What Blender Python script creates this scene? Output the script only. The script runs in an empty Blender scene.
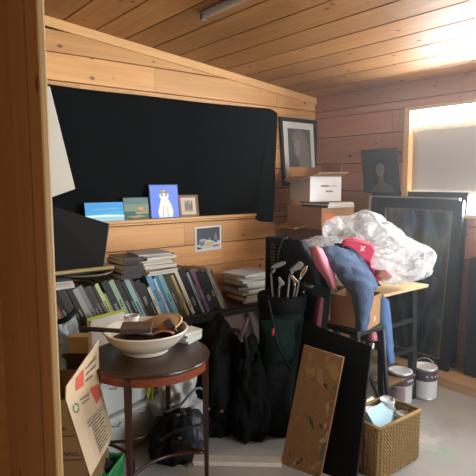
import bpy, bmesh, math, random
from mathutils import Vector, Matrix, noise
C = bpy.context.scene
COL = C.collection
V = Vector
random.seed(7)

# ------------------------------------------------------------------ camera, world, lights, exposure
H = 1.5
F = 508.0
PITCH = math.atan(58 / F)
YAW = math.atan2(642, F)
FW = V((-math.sin(YAW) * math.cos(PITCH), math.cos(YAW) * math.cos(PITCH), -math.sin(PITCH)))
RT = V((math.cos(YAW), math.sin(YAW), 0))
UP = RT.cross(FW)
cd = bpy.data.cameras.new('camera')
cam = bpy.data.objects.new('camera', cd)
COL.objects.link(cam)
cd.sensor_width = 36
cd.sensor_fit = 'HORIZONTAL'
cd.lens = F / 476 * 36
cd.clip_start = 0.02
M = Matrix((RT, UP, -FW)).transposed().to_4x4()
M.translation = (0, 0, H)
cam.matrix_world = M
C.camera = cam

w = bpy.data.worlds.new('world')
C.world = w
w.use_nodes = True
w.node_tree.nodes['Background'].inputs[0].default_value = (0.86, 0.93, 1.0, 1)
w.node_tree.nodes['Background'].inputs[1].default_value = 1.0

def area(name, loc, target, sx, sy, power, color):
    d = bpy.data.lights.new(name, 'AREA')
    d.shape = 'RECTANGLE'
    d.size, d.size_y, d.energy, d.color = sx, sy, power, color
    o = bpy.data.objects.new(name, d)
    COL.objects.link(o)
    o.location = loc
    o.rotation_euler = (V(target) - V(loc)).to_track_quat('-Z', 'Y').to_euler()
    return o
area('sky_outside_window', (-1.5, 4.35, 1.75), (-1.5, 3.0, 1.70), 2.4, 1.5, 1800, (0.86, 0.94, 1.0))
area('daylight_side_window', (1.55, 2.7, 1.30), (-2.5, 2.5, .9), 1.5, 1.6, 105, (0.88, 0.95, 1.0))
C.view_settings.view_transform = 'Standard'
C.view_settings.look = 'None'
C.view_settings.gamma = 1
C.view_settings.exposure = 0.0

# ------------------------------------------------------------------ helpers
def at(x, y, X=None, Y=None, Z=None, D=None):
    d = FW + RT * ((x - 238) / F) + UP * ((238 - y) / F)
    o = V((0, 0, H))
    if D is not None: return o + d * D
    if X is not None: return o + d * (X / d.x)
    if Y is not None: return o + d * (Y / d.y)
    return o + d * ((Z - H) / d.z)

def lin(h):
    h = h.lstrip('#')
    out = []
    for i in (0, 2, 4):
        c = int(h[i:i + 2], 16) / 255
        out.append(c / 12.92 if c <= .04045 else ((c + .055) / 1.055) ** 2.4)
    return (*out, 1)

_m = {}
def mat(name, col, rough=.7, metal=0, var=.12, scale=6, bump=0.0, bscale=40, coat=0, trans=0):
    # matt things reflect little
    """plain surface with slight noise in tone and optional bump"""
    if name in _m: return _m[name]
    m = bpy.data.materials.new(name)
    m.use_nodes = True
    nt = m.node_tree
    b = nt.nodes['Principled BSDF']
    b.inputs['Roughness'].default_value = rough
    b.inputs['Metallic'].default_value = metal
    if rough >= .7 and not metal: b.inputs['Specular IOR Level'].default_value = .15
    b.inputs['Coat Weight'].default_value = coat
    b.inputs['Transmission Weight'].default_value = trans
    c = lin(col)
    tc = nt.nodes.new('ShaderNodeTexCoord')
    nz = nt.nodes.new('ShaderNodeTexNoise')
    nz.inputs['Scale'].default_value = scale
    nz.inputs['Detail'].default_value = 4
    nt.links.new(tc.outputs['Object'], nz.inputs['Vector'])
    mx = nt.nodes.new('ShaderNodeMix'); mx.data_type = 'RGBA'
    mx.inputs['A'].default_value = tuple(v * (1 - var) for v in c[:3]) + (1,)
    mx.inputs['B'].default_value = tuple(min(1, v * (1 + var)) for v in c[:3]) + (1,)
    nt.links.new(nz.outputs['Fac'], mx.inputs['Factor'])
    nt.links.new(mx.outputs['Result'], b.inputs['Base Color'])
    if bump:
        n2 = nt.nodes.new('ShaderNodeTexNoise')
        n2.inputs['Scale'].default_value = bscale
        n2.inputs['Detail'].default_value = 5
        nt.links.new(tc.outputs['Object'], n2.inputs['Vector'])
        bp = nt.nodes.new('ShaderNodeBump')
        bp.inputs['Strength'].default_value = bump
        bp.inputs['Distance'].default_value = .02
        nt.links.new(n2.outputs['Fac'], bp.inputs['Height'])
        nt.links.new(bp.outputs['Normal'], b.inputs['Normal'])
    _m[name] = m
    return m

def wood(name, base, dark, axis='Y', knots=True, rough=.55, grain=1.0, tint=.22):
    """boards: grain along AXIS, tone differs from board to board (mesh islands), knots"""
    if name in _m: return _m[name]
    m = bpy.data.materials.new(name); m.use_nodes = True
    nt = m.node_tree; N = nt.nodes.new; L = nt.links.new
    b = nt.nodes['Principled BSDF']
    b.inputs['Roughness'].default_value = rough
    tc = N('ShaderNodeTexCoord'); geo = N('ShaderNodeNewGeometry')
    off = N('ShaderNodeVectorMath'); off.operation = 'MULTIPLY_ADD'
    cmb = N('ShaderNodeCombineXYZ')
    for i in range(3): L(geo.outputs['Random Per Island'], cmb.inputs[i])
    off.inputs[1].default_value = (31, 17, 23)
    L(cmb.outputs[0], off.inputs[0]); L(tc.outputs['Object'], off.inputs[2])
    def mapped(lo, hi):
        mp = N('ShaderNodeMapping')
        s = [hi, hi, hi]; s['XYZ'.index(axis)] = lo
        mp.inputs['Scale'].default_value = s
        L(off.outputs[0], mp.inputs['Vector'])
        return mp
    g = N('ShaderNodeTexNoise'); g.inputs['Scale'].default_value = 1; g.inputs['Detail'].default_value = 6
    g.inputs['Distortion'].default_value = .6
    L(mapped(1.3 * grain, 26 * grain).outputs[0], g.inputs['Vector'])
    g2 = N('ShaderNodeTexNoise'); g2.inputs['Scale'].default_value = 1; g2.inputs['Detail'].default_value = 3
    L(mapped(.8, 5).outputs[0], g2.inputs['Vector'])
    mx = N('ShaderNodeMix'); mx.data_type = 'RGBA'
    mx.inputs['A'].default_value = lin(base); mx.inputs['B'].default_value = lin(dark)
    rp = N('ShaderNodeMapRange'); rp.inputs['From Min'].default_value = .36; rp.inputs['From Max'].default_value = .72
    rp.inputs['To Max'].default_value = .7
    ad = N('ShaderNodeMath'); ad.operation = 'MULTIPLY_ADD'; ad.inputs[1].default_value = .55
    half = N('ShaderNodeMath'); half.operation = 'MULTIPLY'; half.inputs[1].default_value = .45
    L(g2.outputs['Fac'], half.inputs[0]); L(g.outputs['Fac'], ad.inputs[0]); L(half.outputs[0], ad.inputs[2])
    L(ad.outputs[0], rp.inputs['Value']); L(rp.outputs[0], mx.inputs['Factor'])
    last = mx.outputs['Result']
    if knots:
        vo = N('ShaderNodeTexVoronoi'); vo.inputs['Scale'].default_value = 1
        L(mapped(6.0, 9.5).outputs[0], vo.inputs['Vector'])
        kr = N('ShaderNodeMapRange'); kr.inputs['From Min'].default_value = .16; kr.inputs['From Max'].default_value = .08
        L(vo.outputs['Distance'], kr.inputs['Value'])
        pick = N('ShaderNodeSeparateColor'); L(vo.outputs['Color'], pick.inputs[0])
        gt = N('ShaderNodeMath'); gt.operation = 'GREATER_THAN'; gt.inputs[1].default_value = .62
        L(pick.outputs[0], gt.inputs[0])
        ml = N('ShaderNodeMath'); ml.operation = 'MULTIPLY'
        L(kr.outputs[0], ml.inputs[0]); L(gt.outputs[0], ml.inputs[1])
        m2 = N('ShaderNodeMath'); m2.operation = 'MULTIPLY'; m2.inputs[1].default_value = .95; L(ml.outputs[0], m2.inputs[0])
        kx = N('ShaderNodeMix'); kx.data_type = 'RGBA'
        d = lin(dark); kx.inputs['B'].default_value = (d[0] * .38, d[1] * .3, d[2] * .25, 1)
        L(m2.outputs[0], kx.inputs['Factor']); L(last, kx.inputs['A']); last = kx.outputs['Result']
    hs = N('ShaderNodeHueSaturation')
    mr = N('ShaderNodeMapRange'); mr.inputs['To Min'].default_value = 1 - tint; mr.inputs['To Max'].default_value = 1 + tint * .6
    L(geo.outputs['Random Per Island'], mr.inputs['Value']); L(mr.outputs[0], hs.inputs['Value']); L(last, hs.inputs['Color'])
    L(hs.outputs[0], b.inputs['Base Color'])
    bp = N('ShaderNodeBump'); bp.inputs['Strength'].default_value = .12; bp.inputs['Distance'].default_value = .01
    L(g.outputs['Fac'], bp.inputs['Height']); L(bp.outputs[0], b.inputs['Normal'])
    _m[name] = m
    return m

class MB:
    """collects shapes into one mesh; mi picks the material slot"""
    def __init__(s): s.bm = bmesh.new(); s.mi = 0
    def _f(s, vs):
        try:
            f = s.bm.faces.new(vs); f.material_index = s.mi
        except ValueError: pass
    def hexa(s, a, b):
        """a, b: two matching loops of points (bottom, top)"""
        va = [s.bm.verts.new(p) for p in a]; vb = [s.bm.verts.new(p) for p in b]; n = len(a)
        s._f(list(reversed(va))); s._f(vb)
        for i in range(n): s._f([va[i], va[(i + 1) % n], vb[(i + 1) % n], vb[i]])
        return s
    def box(s, x0, x1, y0, y1, z0, z1, M=None):
        a = [V(p) for p in ((x0, y0, z0), (x1, y0, z0), (x1, y1, z0), (x0, y1, z0))]
        b = [V((p.x, p.y, z1)) for p in a]
        if M: a = [M @ p for p in a]; b = [M @ p for p in b]
        return s.hexa(a, b)
    def slab(s, pts, t):
        """polygon extruded along vector t"""
        t = V(t); pts = [V(p) for p in pts]
        return s.hexa(pts, [p + t for p in pts])
    def tube(s, path, r, seg=8, cap=True, closed=False):
        path = [V(p) for p in path]; n = len(path)
        rs = r if isinstance(r, (list, tuple)) else [r] * n
        rings = []; ref = V((.3, .2, 1)).normalized()
        for i, p in enumerate(path):
            if closed: d = path[(i + 1) % n] - path[i - 1]
            else: d = path[min(i + 1, n - 1)] - path[max(i - 1, 0)]
            d.normalize()
            u = ref - d * ref.dot(d)
            if u.length < 1e-3: u = V((1, 0, 0)) - d * d.x
            u.normalize(); ref = u; vv = d.cross(u)
            rings.append([s.bm.verts.new(p + (u * math.cos(a) + vv * math.sin(a)) * rs[i]) for a in [2 * math.pi * k / seg for k in range(seg)]])
        for i in range(n if closed else n - 1):
            A, B = rings[i], rings[(i + 1) % n]
            for k in range(seg): s._f([A[k], A[(k + 1) % seg], B[(k + 1) % seg], B[k]])
        if cap and not closed: s._f(list(reversed(rings[0]))); s._f(rings[-1])
        return s
    def lathe(s, prof, c=(0, 0, 0), seg=36, cap=True, M=None, sx=1, sy=1):
        c = V(c); rings = []
        for r, z in prof:
            ring = []
            for k in range(seg):
                a = 2 * math.pi * k / seg
                p = V((r * math.cos(a) * sx, r * math.sin(a) * sy, z))
                if M: p = M @ p
                ring.append(s.bm.verts.new(p + c))
            rings.append(ring)
        for A, B in zip(rings, rings[1:]):
            for k in range(seg): s._f([A[k], A[(k + 1) % seg], B[(k + 1) % seg], B[k]])
        if cap: s._f(list(reversed(rings[0]))); s._f(rings[-1])
        return s
    def grid(s, rows):
        vs = [[s.bm.verts.new(p) for p in r] for r in rows]
        for A, B in zip(vs, vs[1:]):
            for k in range(len(A) - 1): s._f([A[k], A[k + 1], B[k + 1], B[k]])
        return s
    def blob(s, c, r, amp=.08, freq=3, seed=0, sub=4, rot=0, flat=None, boxy=1.0, oct=1):
        t = bmesh.new(); bmesh.ops.create_icosphere(t, subdivisions=sub, radius=1)
        R = Matrix.Rotation(rot, 3, 'Z'); mp = {}
        for v in t.verts:
            n = v.co.normalized()
            p = V([math.copysign(abs(q) ** boxy, q) for q in n])
            k = 0; f = freq; a = 1
            for _ in range(oct):
                k += a * noise.noise(n * f + V((seed * 7.3, seed * 3.1, seed))); f *= 2.1; a *= .55
            p *= 1 + amp * k
            p = R @ V((p.x * r[0], p.y * r[1], p.z * r[2])) + V(c)
            if flat is not None and p.z < flat: p.z = flat + .002 * n.z
            mp[v] = s.bm.verts.new(p)
        for f in t.faces: s._f([mp[v] for v in f.verts])
        t.free(); return s
    def build(s, name, mats, parent=None, smooth=False, bevel=0, solid=0, sub=0, seg=2, angle=40):
        bmesh.ops.recalc_face_normals(s.bm, faces=s.bm.faces[:])
        me = bpy.data.meshes.new(name)
        cen = V((0, 0, 0))
        if parent is None and s.bm.verts:
            xs = [v.co for v in s.bm.verts]
            cen = V(((min(p.x for p in xs) + max(p.x for p in xs)) / 2, (min(p.y for p in xs) + max(p.y for p in xs)) / 2, min(p.z for p in xs)))
        elif parent is not None: cen = wloc(parent)
        for v in s.bm.verts: v.co -= cen
        s.bm.to_mesh(me); s.bm.free()
        for m in (mats if isinstance(mats, (list, tuple)) else [mats]): me.materials.append(m)
        o = bpy.data.objects.new(name, me); COL.objects.link(o)
        if parent is None: o.location = cen
        else: o.parent = parent
        if smooth:
            for p in me.polygons: p.use_smooth = True
        if solid:
            d = o.modifiers.new('s', 'SOLIDIFY'); d.thickness = solid; d.offset = 0
        if sub:
            d = o.modifiers.new('u', 'SUBSURF'); d.levels = sub; d.render_levels = sub
        if bevel:
            d = o.modifiers.new('b', 'BEVEL'); d.width = bevel; d.segments = seg; d.limit_method = 'ANGLE'; d.angle_limit = math.radians(angle)
        return o

def wloc(o):
    p = V((0, 0, 0))
    while o is not None: p += o.location; o = o.parent
    return p
def tag(o, label, cat, group=None, kind=None):
    o['label'] = label; o['category'] = cat
    if group: o['group'] = group
    if kind: o['kind'] = kind
    return o
def thing(name, label, cat, loc=(0, 0, 0), group=None):
    o = bpy.data.objects.new(name, None); COL.objects.link(o)
    o.location = loc; o.empty_display_size = .05
    return tag(o, label, cat, group)
def struct(o):
    o['kind'] = 'structure'; return o
def crv(pts, n=6):
    """Catmull-Rom through points"""
    pts = [V(p) for p in pts]; P = [pts[0] * 2 - pts[1]] + pts + [pts[-1] * 2 - pts[-2]]; out = []
    for i in range(1, len(P) - 2):
        a, b, c, d = P[i - 1:i + 3]
        for k in range(n):
            t = k / n
            out.append(.5 * ((2 * b) + (c - a) * t + (2 * a - 5 * b + 4 * c - d) * t * t + (3 * b - a - 3 * c + d) * t ** 3))
    return out + [pts[-1]]
def loft(rows, n=5, m=5, wob=0, fr=9, seed=0):
    """cloth through rows of control points"""
    R = [crv(r, n) for r in rows]
    cols = [crv([r[k] for r in R], m) for k in range(len(R[0]))]
    out = [[c[i].copy() for c in cols] for i in range(len(cols[0]))]
    if wob:
        for r in out:
            for p in r:
                q = p * fr + V((seed, seed * 2, 0))
                p += V((noise.noise(q), noise.noise(q + V((9, 0, 0))), noise.noise(q + V((0, 9, 0))))) * wob
    return out
def lerp(a, b, t): return V(a) * (1 - t) + V(b) * t

# ------------------------------------------------------------------ materials
PINE_Y = wood('pine_boards_left', '#d09c63', '#a46e30', 'Y', tint=.13)
PINE_X = wood('pine_boards_back', '#b98562', '#976244', 'X', tint=.15)  # dimmer, pinker copy: facing away from the light is put into the colour
CEIL = wood('ceiling_boards', '#a87846', '#76481e', 'X', tint=.25)
TRIMW = wood('pine_trim', '#d6a76e', '#b98550', 'Y', tint=.1)
POST = wood('jamb_boards', '#ab8c5a', '#8b6d42', 'Z', tint=.12)
WTRIM = wood('window_casing', '#d8b183', '#b98a58', 'Z', knots=False)
PLINTH = wood('pine_plinth', '#c2a078', '#9c7a54', 'X', tint=.1)
DARKGAP = mat('dark_gap', '#1c120a', .9)
CLOTH = mat('black_cloth', '#090b0c', .95, bump=.12, bscale=300)
BLACKF = mat('black_fabric', '#07090a', .85, bump=.35, bscale=60)
BLACKP = mat('black_paint', '#121315', .5)
BLACKN = mat('black_nylon', '#0a0b0d', .72, bump=.15, bscale=12)
GREENF = mat('dark_green_nylon', '#0b1917', .75, bump=.3, bscale=40)
CARD = mat('cardboard', '#a07b58', .85, var=.08, bump=.05)
CARDD = mat('cardboard_dark', '#7d5f45', .85, var=.08)
CARDL = mat('cardboard_pale', '#b7a386', .85, var=.06)
WHITEC = mat('white_card', '#d9dadb', .7, var=.03)
PAPER = mat('paper', '#e3e0d6', .8, var=.05)
PAGES = mat('book_pages', '#b9ac92', .9, var=.15, scale=60)
MAHOG = wood('mahogany', '#341b14', '#1f0f0a', 'Y', knots=False, rough=.28, tint=.05)
MAHOR = wood('mahogany_red', '#7c3a1e', '#5a2410', 'Y', knots=False, rough=.3, tint=.05)
CERAM = mat('glazed_ceramic', '#cfc6b4', .25, var=.04, coat=.3)
STEEL = mat('steel', '#a9a9a6', .28, 1)
CHROME = mat('chrome', '#c9c9c8', .15, 1)
WPLAST = mat('white_plastic', '#c6c8c5', .45, var=.03)
INK = mat('dark_print', '#3b3732', .8)

# ------------------------------------------------------------------ the room
YB, XL = 3.72, -3.4222
def ceil_z(y): return 2.690 - .108 * y
mb = MB(); mb.box(-3.75, 2.2, -1.2, 4.1, -.12, 0)
FLOORM = mat('concrete_floor', '#9c9c98', .75, var=.2, scale=2.2, bump=.12, bscale=14)
nt = FLOORM.node_tree
b_ = nt.nodes['Principled BSDF']; src = b_.inputs['Base Color'].links[0].from_socket
tc_ = nt.nodes.new('ShaderNodeTexCoord')
def stain(center, r0, r1, col, amt, src):
    d = nt.nodes.new('ShaderNodeVectorMath'); d.operation = 'DISTANCE'
    mp = nt.nodes.new('ShaderNodeVectorMath'); mp.operation = 'ADD'
    nz = nt.nodes.new('ShaderNodeTexNoise'); nz.inputs['Scale'].default_value = 16; nz.inputs['Detail'].default_value = 5
    sc = nt.nodes.new('ShaderNodeVectorMath'); sc.operation = 'SCALE'; sc.inputs['Scale'].default_value = .22
    nt.links.new(tc_.outputs['Object'], nz.inputs['Vector']); nt.links.new(nz.outputs['Color'], sc.inputs[0])
    nt.links.new(tc_.outputs['Object'], mp.inputs[0]); nt.links.new(sc.outputs[0], mp.inputs[1])
    nt.links.new(mp.outputs[0], d.inputs[0]); d.inputs[1].default_value = V(center) + V((.11, .11, .11))
    r = nt.nodes.new('ShaderNodeMapRange'); r.inputs['From Min'].default_value = r1; r.inputs['From Max'].default_value = r0
    r.inputs['To Max'].default_value = amt
    nt.links.new(d.outputs['Value'], r.inputs['Value'])
    x = nt.nodes.new('ShaderNodeMix'); x.data_type = 'RGBA'; x.inputs['B'].default_value = lin(col)
    nt.links.new(r.outputs[0], x.inputs['Factor']); nt.links.new(src, x.inputs['A'])
    return x.outputs['Result']
fl = struct(mb.build('floor', FLOORM))
fo = fl.location
p = at(440, 452, Z=0)
src = stain(p - fo, .0, .10, '#7fae8c', .75, src)
src = stain(at(452, 425, Z=0) - fo, .0, .16, '#86827a', .6, src)
src = stain(at(425, 440, Z=0) - fo, .0, .12, '#d0cdc4', .6, src)
src = stain(at(300, 470, Z=0) - fo, .0, .2, '#7a776f', .5, src)
nt.links.new(src, b_.inputs['Base Color'])

def board_wall(name, rows, axis, face, y0, y1, matl, thick=.022, gap=.007, seed=1, holes=None, depth_back=.05, toplimit=None):
    """rows: list of (z0,z1); boards split at random butt joints"""
    rnd = random.Random(seed); mb = MB()
    for z0, z1 in rows:
        cuts = [y0]; q = y0 + rnd.uniform(.5, 2.0)
        while q < y1 - .3: cuts.append(q); q += rnd.uniform(1.2, 2.4)
        cuts.append(y1)
        for a, b in zip(cuts, cuts[1:]):
            a += .001; b -= .001
            if axis == 'Y':
                if toplimit:
                    A = min(z1, toplimit(a)); B = min(z1, toplimit(b))
                    if A < z0 + .01 or B < z0 + .01:
                        if max(A, B) < z0 + .01: continue
                        A = max(A, z0 + .004); B = max(B, z0 + .004)
                    lo = z0 + gap / 2
                    pts = [(face - thick, a, lo), (face, a, lo), (face, b, lo), (face - thick, b, lo)]
                    tp = [(face - thick, a, A - gap / 2), (face, a, A - gap / 2), (face, b, B - gap / 2), (face - thick, b, B - gap / 2)]
                    mb.hexa(pts, tp)
                else: mb.box(face - thick, face, a, b, z0 + gap / 2, z1 - gap / 2)
            else:
                spans = [(a, b)]
                if holes:
                    hx0, hx1, hz0, hz1 = holes
                    if z1 > hz0 + .01 and z0 < hz1 - .01:
                        spans = [t for t in ((a, min(b, hx0)), (max(a, hx1), b)) if t[1] - t[0] > .01]
                for s0, s1 in spans: mb.box(s0, s1, face, face + thick, z0 + gap / 2, z1 - gap / 2)
    mb.mi = 1
    zt = max(r[1] for r in rows)
    if axis == 'Y':
        if toplimit: mb.hexa([(face - depth_back, y0, rows[0][0]), (face - thick, y0, rows[0][0]), (face - thick, y1, rows[0][0]), (face - depth_back, y1, rows[0][0])],
                             [(face - depth_back, y0, toplimit(y0)), (face - thick, y0, toplimit(y0)), (face - thick, y1, toplimit(y1)), (face - depth_back, y1, toplimit(y1))])
        else: mb.box(face - depth_back, face - thick, y0, y1, rows[0][0], zt)
    else:
        f0, f1 = face + thick, face + depth_back
        if holes:
            hx0, hx1, hz0, hz1 = holes; z0 = rows[0][0]
            mb.box(y0, hx0, f0, f1, z0, zt); mb.box(hx1, y1, f0, f1, z0, zt)
            mb.box(hx0, hx1, f0, f1, z0, hz0); mb.box(hx0, hx1, f0, f1, hz1, zt)
        else: mb.box(y0, y1, f0, f1, rows[0][0], zt)
    return struct(mb.build(name, [matl, DARKGAP]))

LEDGE = 1.2056
lower = [(0, .06), (.06, .242), (.242, .426), (.426, .61), (.61, .794), (.794, .978), (.978, 1.164), (1.164, LEDGE - .022)]
board_wall('wall_left_lower', lower, 'Y', XL, .42, YB, PINE_Y, seed=4, depth_back=.10)
mb = MB(); mb.box(XL - .10, XL + .006, .42, YB, LEDGE - .022, LEDGE)
struct(mb.build('trim_ledge', TRIMW, bevel=.004))
XU = XL - .07
upper = [(LEDGE, 1.24)] + [(1.24 + .184 * i, 1.24 + .184 * (i + 1)) for i in range(0, 9)]
board_wall('wall_left_upper', upper, 'Y', XU, .42, YB, PINE_Y, seed=11, toplimit=lambda y: ceil_z(y) - .002)
rows_b = [(0, .15)] + [(.15 + .25 * i, min(.15 + .25 * (i + 1), ceil_z(YB))) for i in range(9) if .15 + .25 * i < ceil_z(YB) - .02]
WX0, WX1, WZ0, WZ1 = -2.485, -.7, 1.215, 2.085
rows_b = [t for z0, z1 in rows_b for t in (((z0, WZ1), (WZ1, z1)) if z0 < WZ1 < z1 else ((z0, WZ0), (WZ0, z1)) if z0 < WZ0 < z1 else ((z0, z1),))]
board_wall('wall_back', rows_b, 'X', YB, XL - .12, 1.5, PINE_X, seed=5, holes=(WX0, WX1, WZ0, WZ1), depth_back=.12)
# ceiling boards follow the slope
mb = MB(); yy = -1.17; rnd = random.Random(3)
while yy < YB + .1:
    y1 = yy + .222; cuts = [XL - .12]; q = XL + rnd.uniform(.4, 2.2)
    while q < 1.4: cuts.append(q); q += rnd.uniform(1.5, 2.6)
    cuts.append(1.5)
    for a, b in zip(cuts, cuts[1:]):
        e0, e1 = yy + .006, y1 - .006
        lo = [(a + .001, e0, ceil_z(e0)), (b - .001, e0, ceil_z(e0)), (b - .001, e1, ceil_z(e1)), (a + .001, e1, ceil_z(e1))]
        mb.hexa(lo, [(x, y, z + .02) for x, y, z in lo])
    yy = y1
mb.mi = 1
lo = [(XL - .12, -1.17, ceil_z(-1.17) + .021), (1.5, -1.17, ceil_z(-1.17) + .021), (1.5, YB + .1, ceil_z(YB + .1) + .021), (XL - .12, YB + .1, ceil_z(YB + .1) + .021)]
mb.hexa(lo, [(x, y, z + .06) for x, y, z in lo])
struct(mb.build('ceiling', [CEIL, DARKGAP]))
# trim strip where the left wall meets the ceiling
mb = MB()
a = [(XU, .42, ceil_z(.42) - .065), (XU + .018, .42, ceil_z(.42) - .065), (XU + .018, YB, ceil_z(YB) - .065), (XU, YB, ceil_z(YB) - .065)]
mb.hexa(a, [(x, y, z + .064) for x, y, z in a])
struct(mb.build('trim_ceiling', TRIMW, bevel=.003))
# right wall with a window opening, off the frame, that lets the side daylight in
mb = MB()
for bx in ((-1.17, 1.85, 0, 2.8), (3.55, YB + .1, 0, 2.8), (1.85, 3.55, 0, .40), (1.85, 3.55, 2.15, 2.8)):
    mb.box(1.42, 1.5, bx[0], bx[1], bx[2], bx[3])
struct(mb.build('wall_right', PINE_Y))
mb = MB(); mb.box(-1.72, -1.66, -1.1, jy0 := .38, 0, 2.75)
struct(mb.build('wall_entry', PINE_Y))
mb = MB(); mb.box(-1.72, .15, -1.16, -1.1, 0, 2.82); mb.box(.65, 1.5, -1.16, -1.1, 0, 2.82); mb.box(.15, .65, -1.16, -1.1, 2.05, 2.82)
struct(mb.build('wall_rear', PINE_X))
# partition end in the foreground: wide board, dark gap, jamb board
jy = .38
c0 = at(32.5, 238, Y=jy); c1 = at(36, 238, Y=jy); c2 = at(54.5, 238, Y=jy + .016)
mb = MB()
mb.box(XL - .12, c0.x - .0, jy, jy + .02, 0, ceil_z(jy) - .002)
mb.mi = 1; mb.box(c0.x - .01, c1.x + .004, jy + .008, jy + .02, 0, ceil_z(jy) - .002)
struct(mb.build('wall_partition', [POST, DARKGAP], bevel=.004))
mb = MB(); mb.box(c1.x, c2.x, jy - .004, jy + .016, 0, ceil_z(jy) - .002)
struct(mb.build('trim_jamb', POST, bevel=.005))

# window: casing, shade panel hung inside the reveal
mb = MB()
mb.box(WX0 - .0, WX0 + .055, YB - .02, YB + .12, WZ0, WZ1)
mb.box(WX0 + .055, WX1, YB - .02, YB + .12, WZ1 - .03, WZ1)
mb.box(WX0 + .055, WX1, YB - .035, YB + .12, WZ0, WZ0 + .03)
mb.box(WX1 - .05, WX1, YB - .02, YB + .12, WZ0 + .03, WZ1 - .03)
mb.box(WX0 + .055, WX0 + .075, YB + .06, YB + .11, WZ0 + .03, WZ1 - .03)
win = struct(mb.build('window_1', WTRIM, bevel=.004))
def translucent(name, col, tr=.5):
    m = bpy.data.materials.new(name); m.use_nodes = True; nt = m.node_tree
    nt.nodes.remove(nt.nodes['Principled BSDF']); out = nt.nodes['Material Output']
    d = nt.nodes.new('ShaderNodeBsdfDiffuse'); t = nt.nodes.new('ShaderNodeBsdfTranslucent'); x = nt.nodes.new('ShaderNodeMixShader')
    d.inputs[0].default_value = lin(col); t.inputs[0].default_value = lin(col); x.inputs[0].default_value = tr
    nt.links.new(d.outputs[0], x.inputs[1]); nt.links.new(t.outputs[0], x.inputs[2]); nt.links.new(x.outputs[0], out.inputs[0])
    return m
SHADE = translucent('grey_shade_fabric', '#aeb1b4', .045)
zt = at(420, 127, Y=YB + .04).z
mb = MB(); rows = []
xa = at(409, 150, Y=YB + .04).x
for i in range(13):
    t = i / 12; z = zt + (1.385 - zt) * t; r = []
    for j in range(25):
        s = j / 24; x0 = xa + .040 * math.sin(math.pi * t) - .004
        x = x0 + (WX1 - .06 - x0) * s
        r.append(V((x, YB + .035 + .006 * math.sin(9 * s + 2 * t), z + (.008 * math.sin(7 * s)) * (1 - t))))
    rows.append(r)
mb.grid(rows)
tag(mb.build('window_shade', SHADE, smooth=True, solid=.003), 'pale grey shade hanging in the bright window behind the framed pictures', 'window shade')

# fluorescent fixture
p0 = at(202, 12, Y=1.80)
z = ceil_z(1.80)
t = thing('ceiling_light', 'slim unlit fluorescent tube fixture on the plank ceiling', 'ceiling light', (p0.x, 1.80, z))
mb = MB(); mb.box(p0.x, p0.x + 1.25, 1.775, 1.83, z - .012, z - .001); mb.build('mounting_plate', mat('lamp_grey', '#7d7f80', .4, .6), t, bevel=.003)
mb = MB(); mb.tube([(p0.x + .02, 1.80, z - .03), (p0.x + 1.23, 1.80, z - .03)], .013, 12); mb.build('tube', mat('tube_glass', '#c9cdd0', .2), t, smooth=True)
for xx in (p0.x + .0, p0.x + 1.23):
    mb = MB(); mb.box(xx, xx + .022, 1.782, 1.818, z - .048, z - .011); mb.build('end_cap', mat('lamp_dark', '#54575a', .4), t, bevel=.003)

# ------------------------------------------------------------------ black cloth on the left wall
XT = XU + .012
outline_top = [(30, 80), (50, 84.5), (90, 90), (150, 96.5), (215, 104), (262, 108), (270, 109), (277, 113.5)]
outline_bot = [(30, 236), (52, 230), (100, 227), (122, 221), (200, 217), (247, 214), (258, 220.5), (273, 222)]
rows = []
tops = crv([at(x, y, X=XT) for x, y in outline_top], 10); bots = crv([at(x, y, X=XT + o_) for (x, y), o_ in zip(outline_bot, (0, 0, 0, 0, .0, .01, .075, .085))], 10)
for k in range(41):
    v = k / 40; r = []
    for i, (a, b) in enumerate(zip(tops, bots)):
        q = lerp(a, b, v); s = i / (len(tops) - 1)
        q.x += .006 + .007 * math.sin(26 * s + 3 * math.sin(4 * v)) * v + .006 * noise.noise(V((s * 9, v * 5, 2))) 
        if q.z < LEDGE + .05:
            f = min(1, (LEDGE + .05 - q.z) / .05)
            if s < .80: q.x = max(q.x, XT + .035 * f); q.z = max(q.z, LEDGE + .004)
        r.append(q)
    rows.append(r)
mb = MB(); mb.grid(rows)
tag(mb.build('wall_cloth', CLOTH, smooth=True, solid=.004), 'large plain black cloth stretched across the pine plank wall', 'cloth hanging')

# cream canvas behind the jamb
a = at(50, 86, X=XU + .16); b = at(75.5, 189, X=XU + .16); c_ = at(47, 199, X=XU + .16)
dn = (b - a); lf = (c_ - b).normalized() * .62
n = dn.cross(lf).normalized() * .02
t = thing('blank_canvas', 'tilted cream canvas half hidden behind the foreground wooden jamb', 'canvas', b + lf * .5)
mb = MB(); mb.slab([a, b, b + lf, a + lf], n); mb.build('canvas_face', mat('cream_canvas', '#bab4a8', .8, var=.04), t, bevel=.004)
mb = MB(); q = a + lf * .5 + n * .5; mb.tube([q - dn * -.02, V((XU + .003, q.y, q.z + .10))], .004); mb.build('hanging_wire', STEEL, t)

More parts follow.
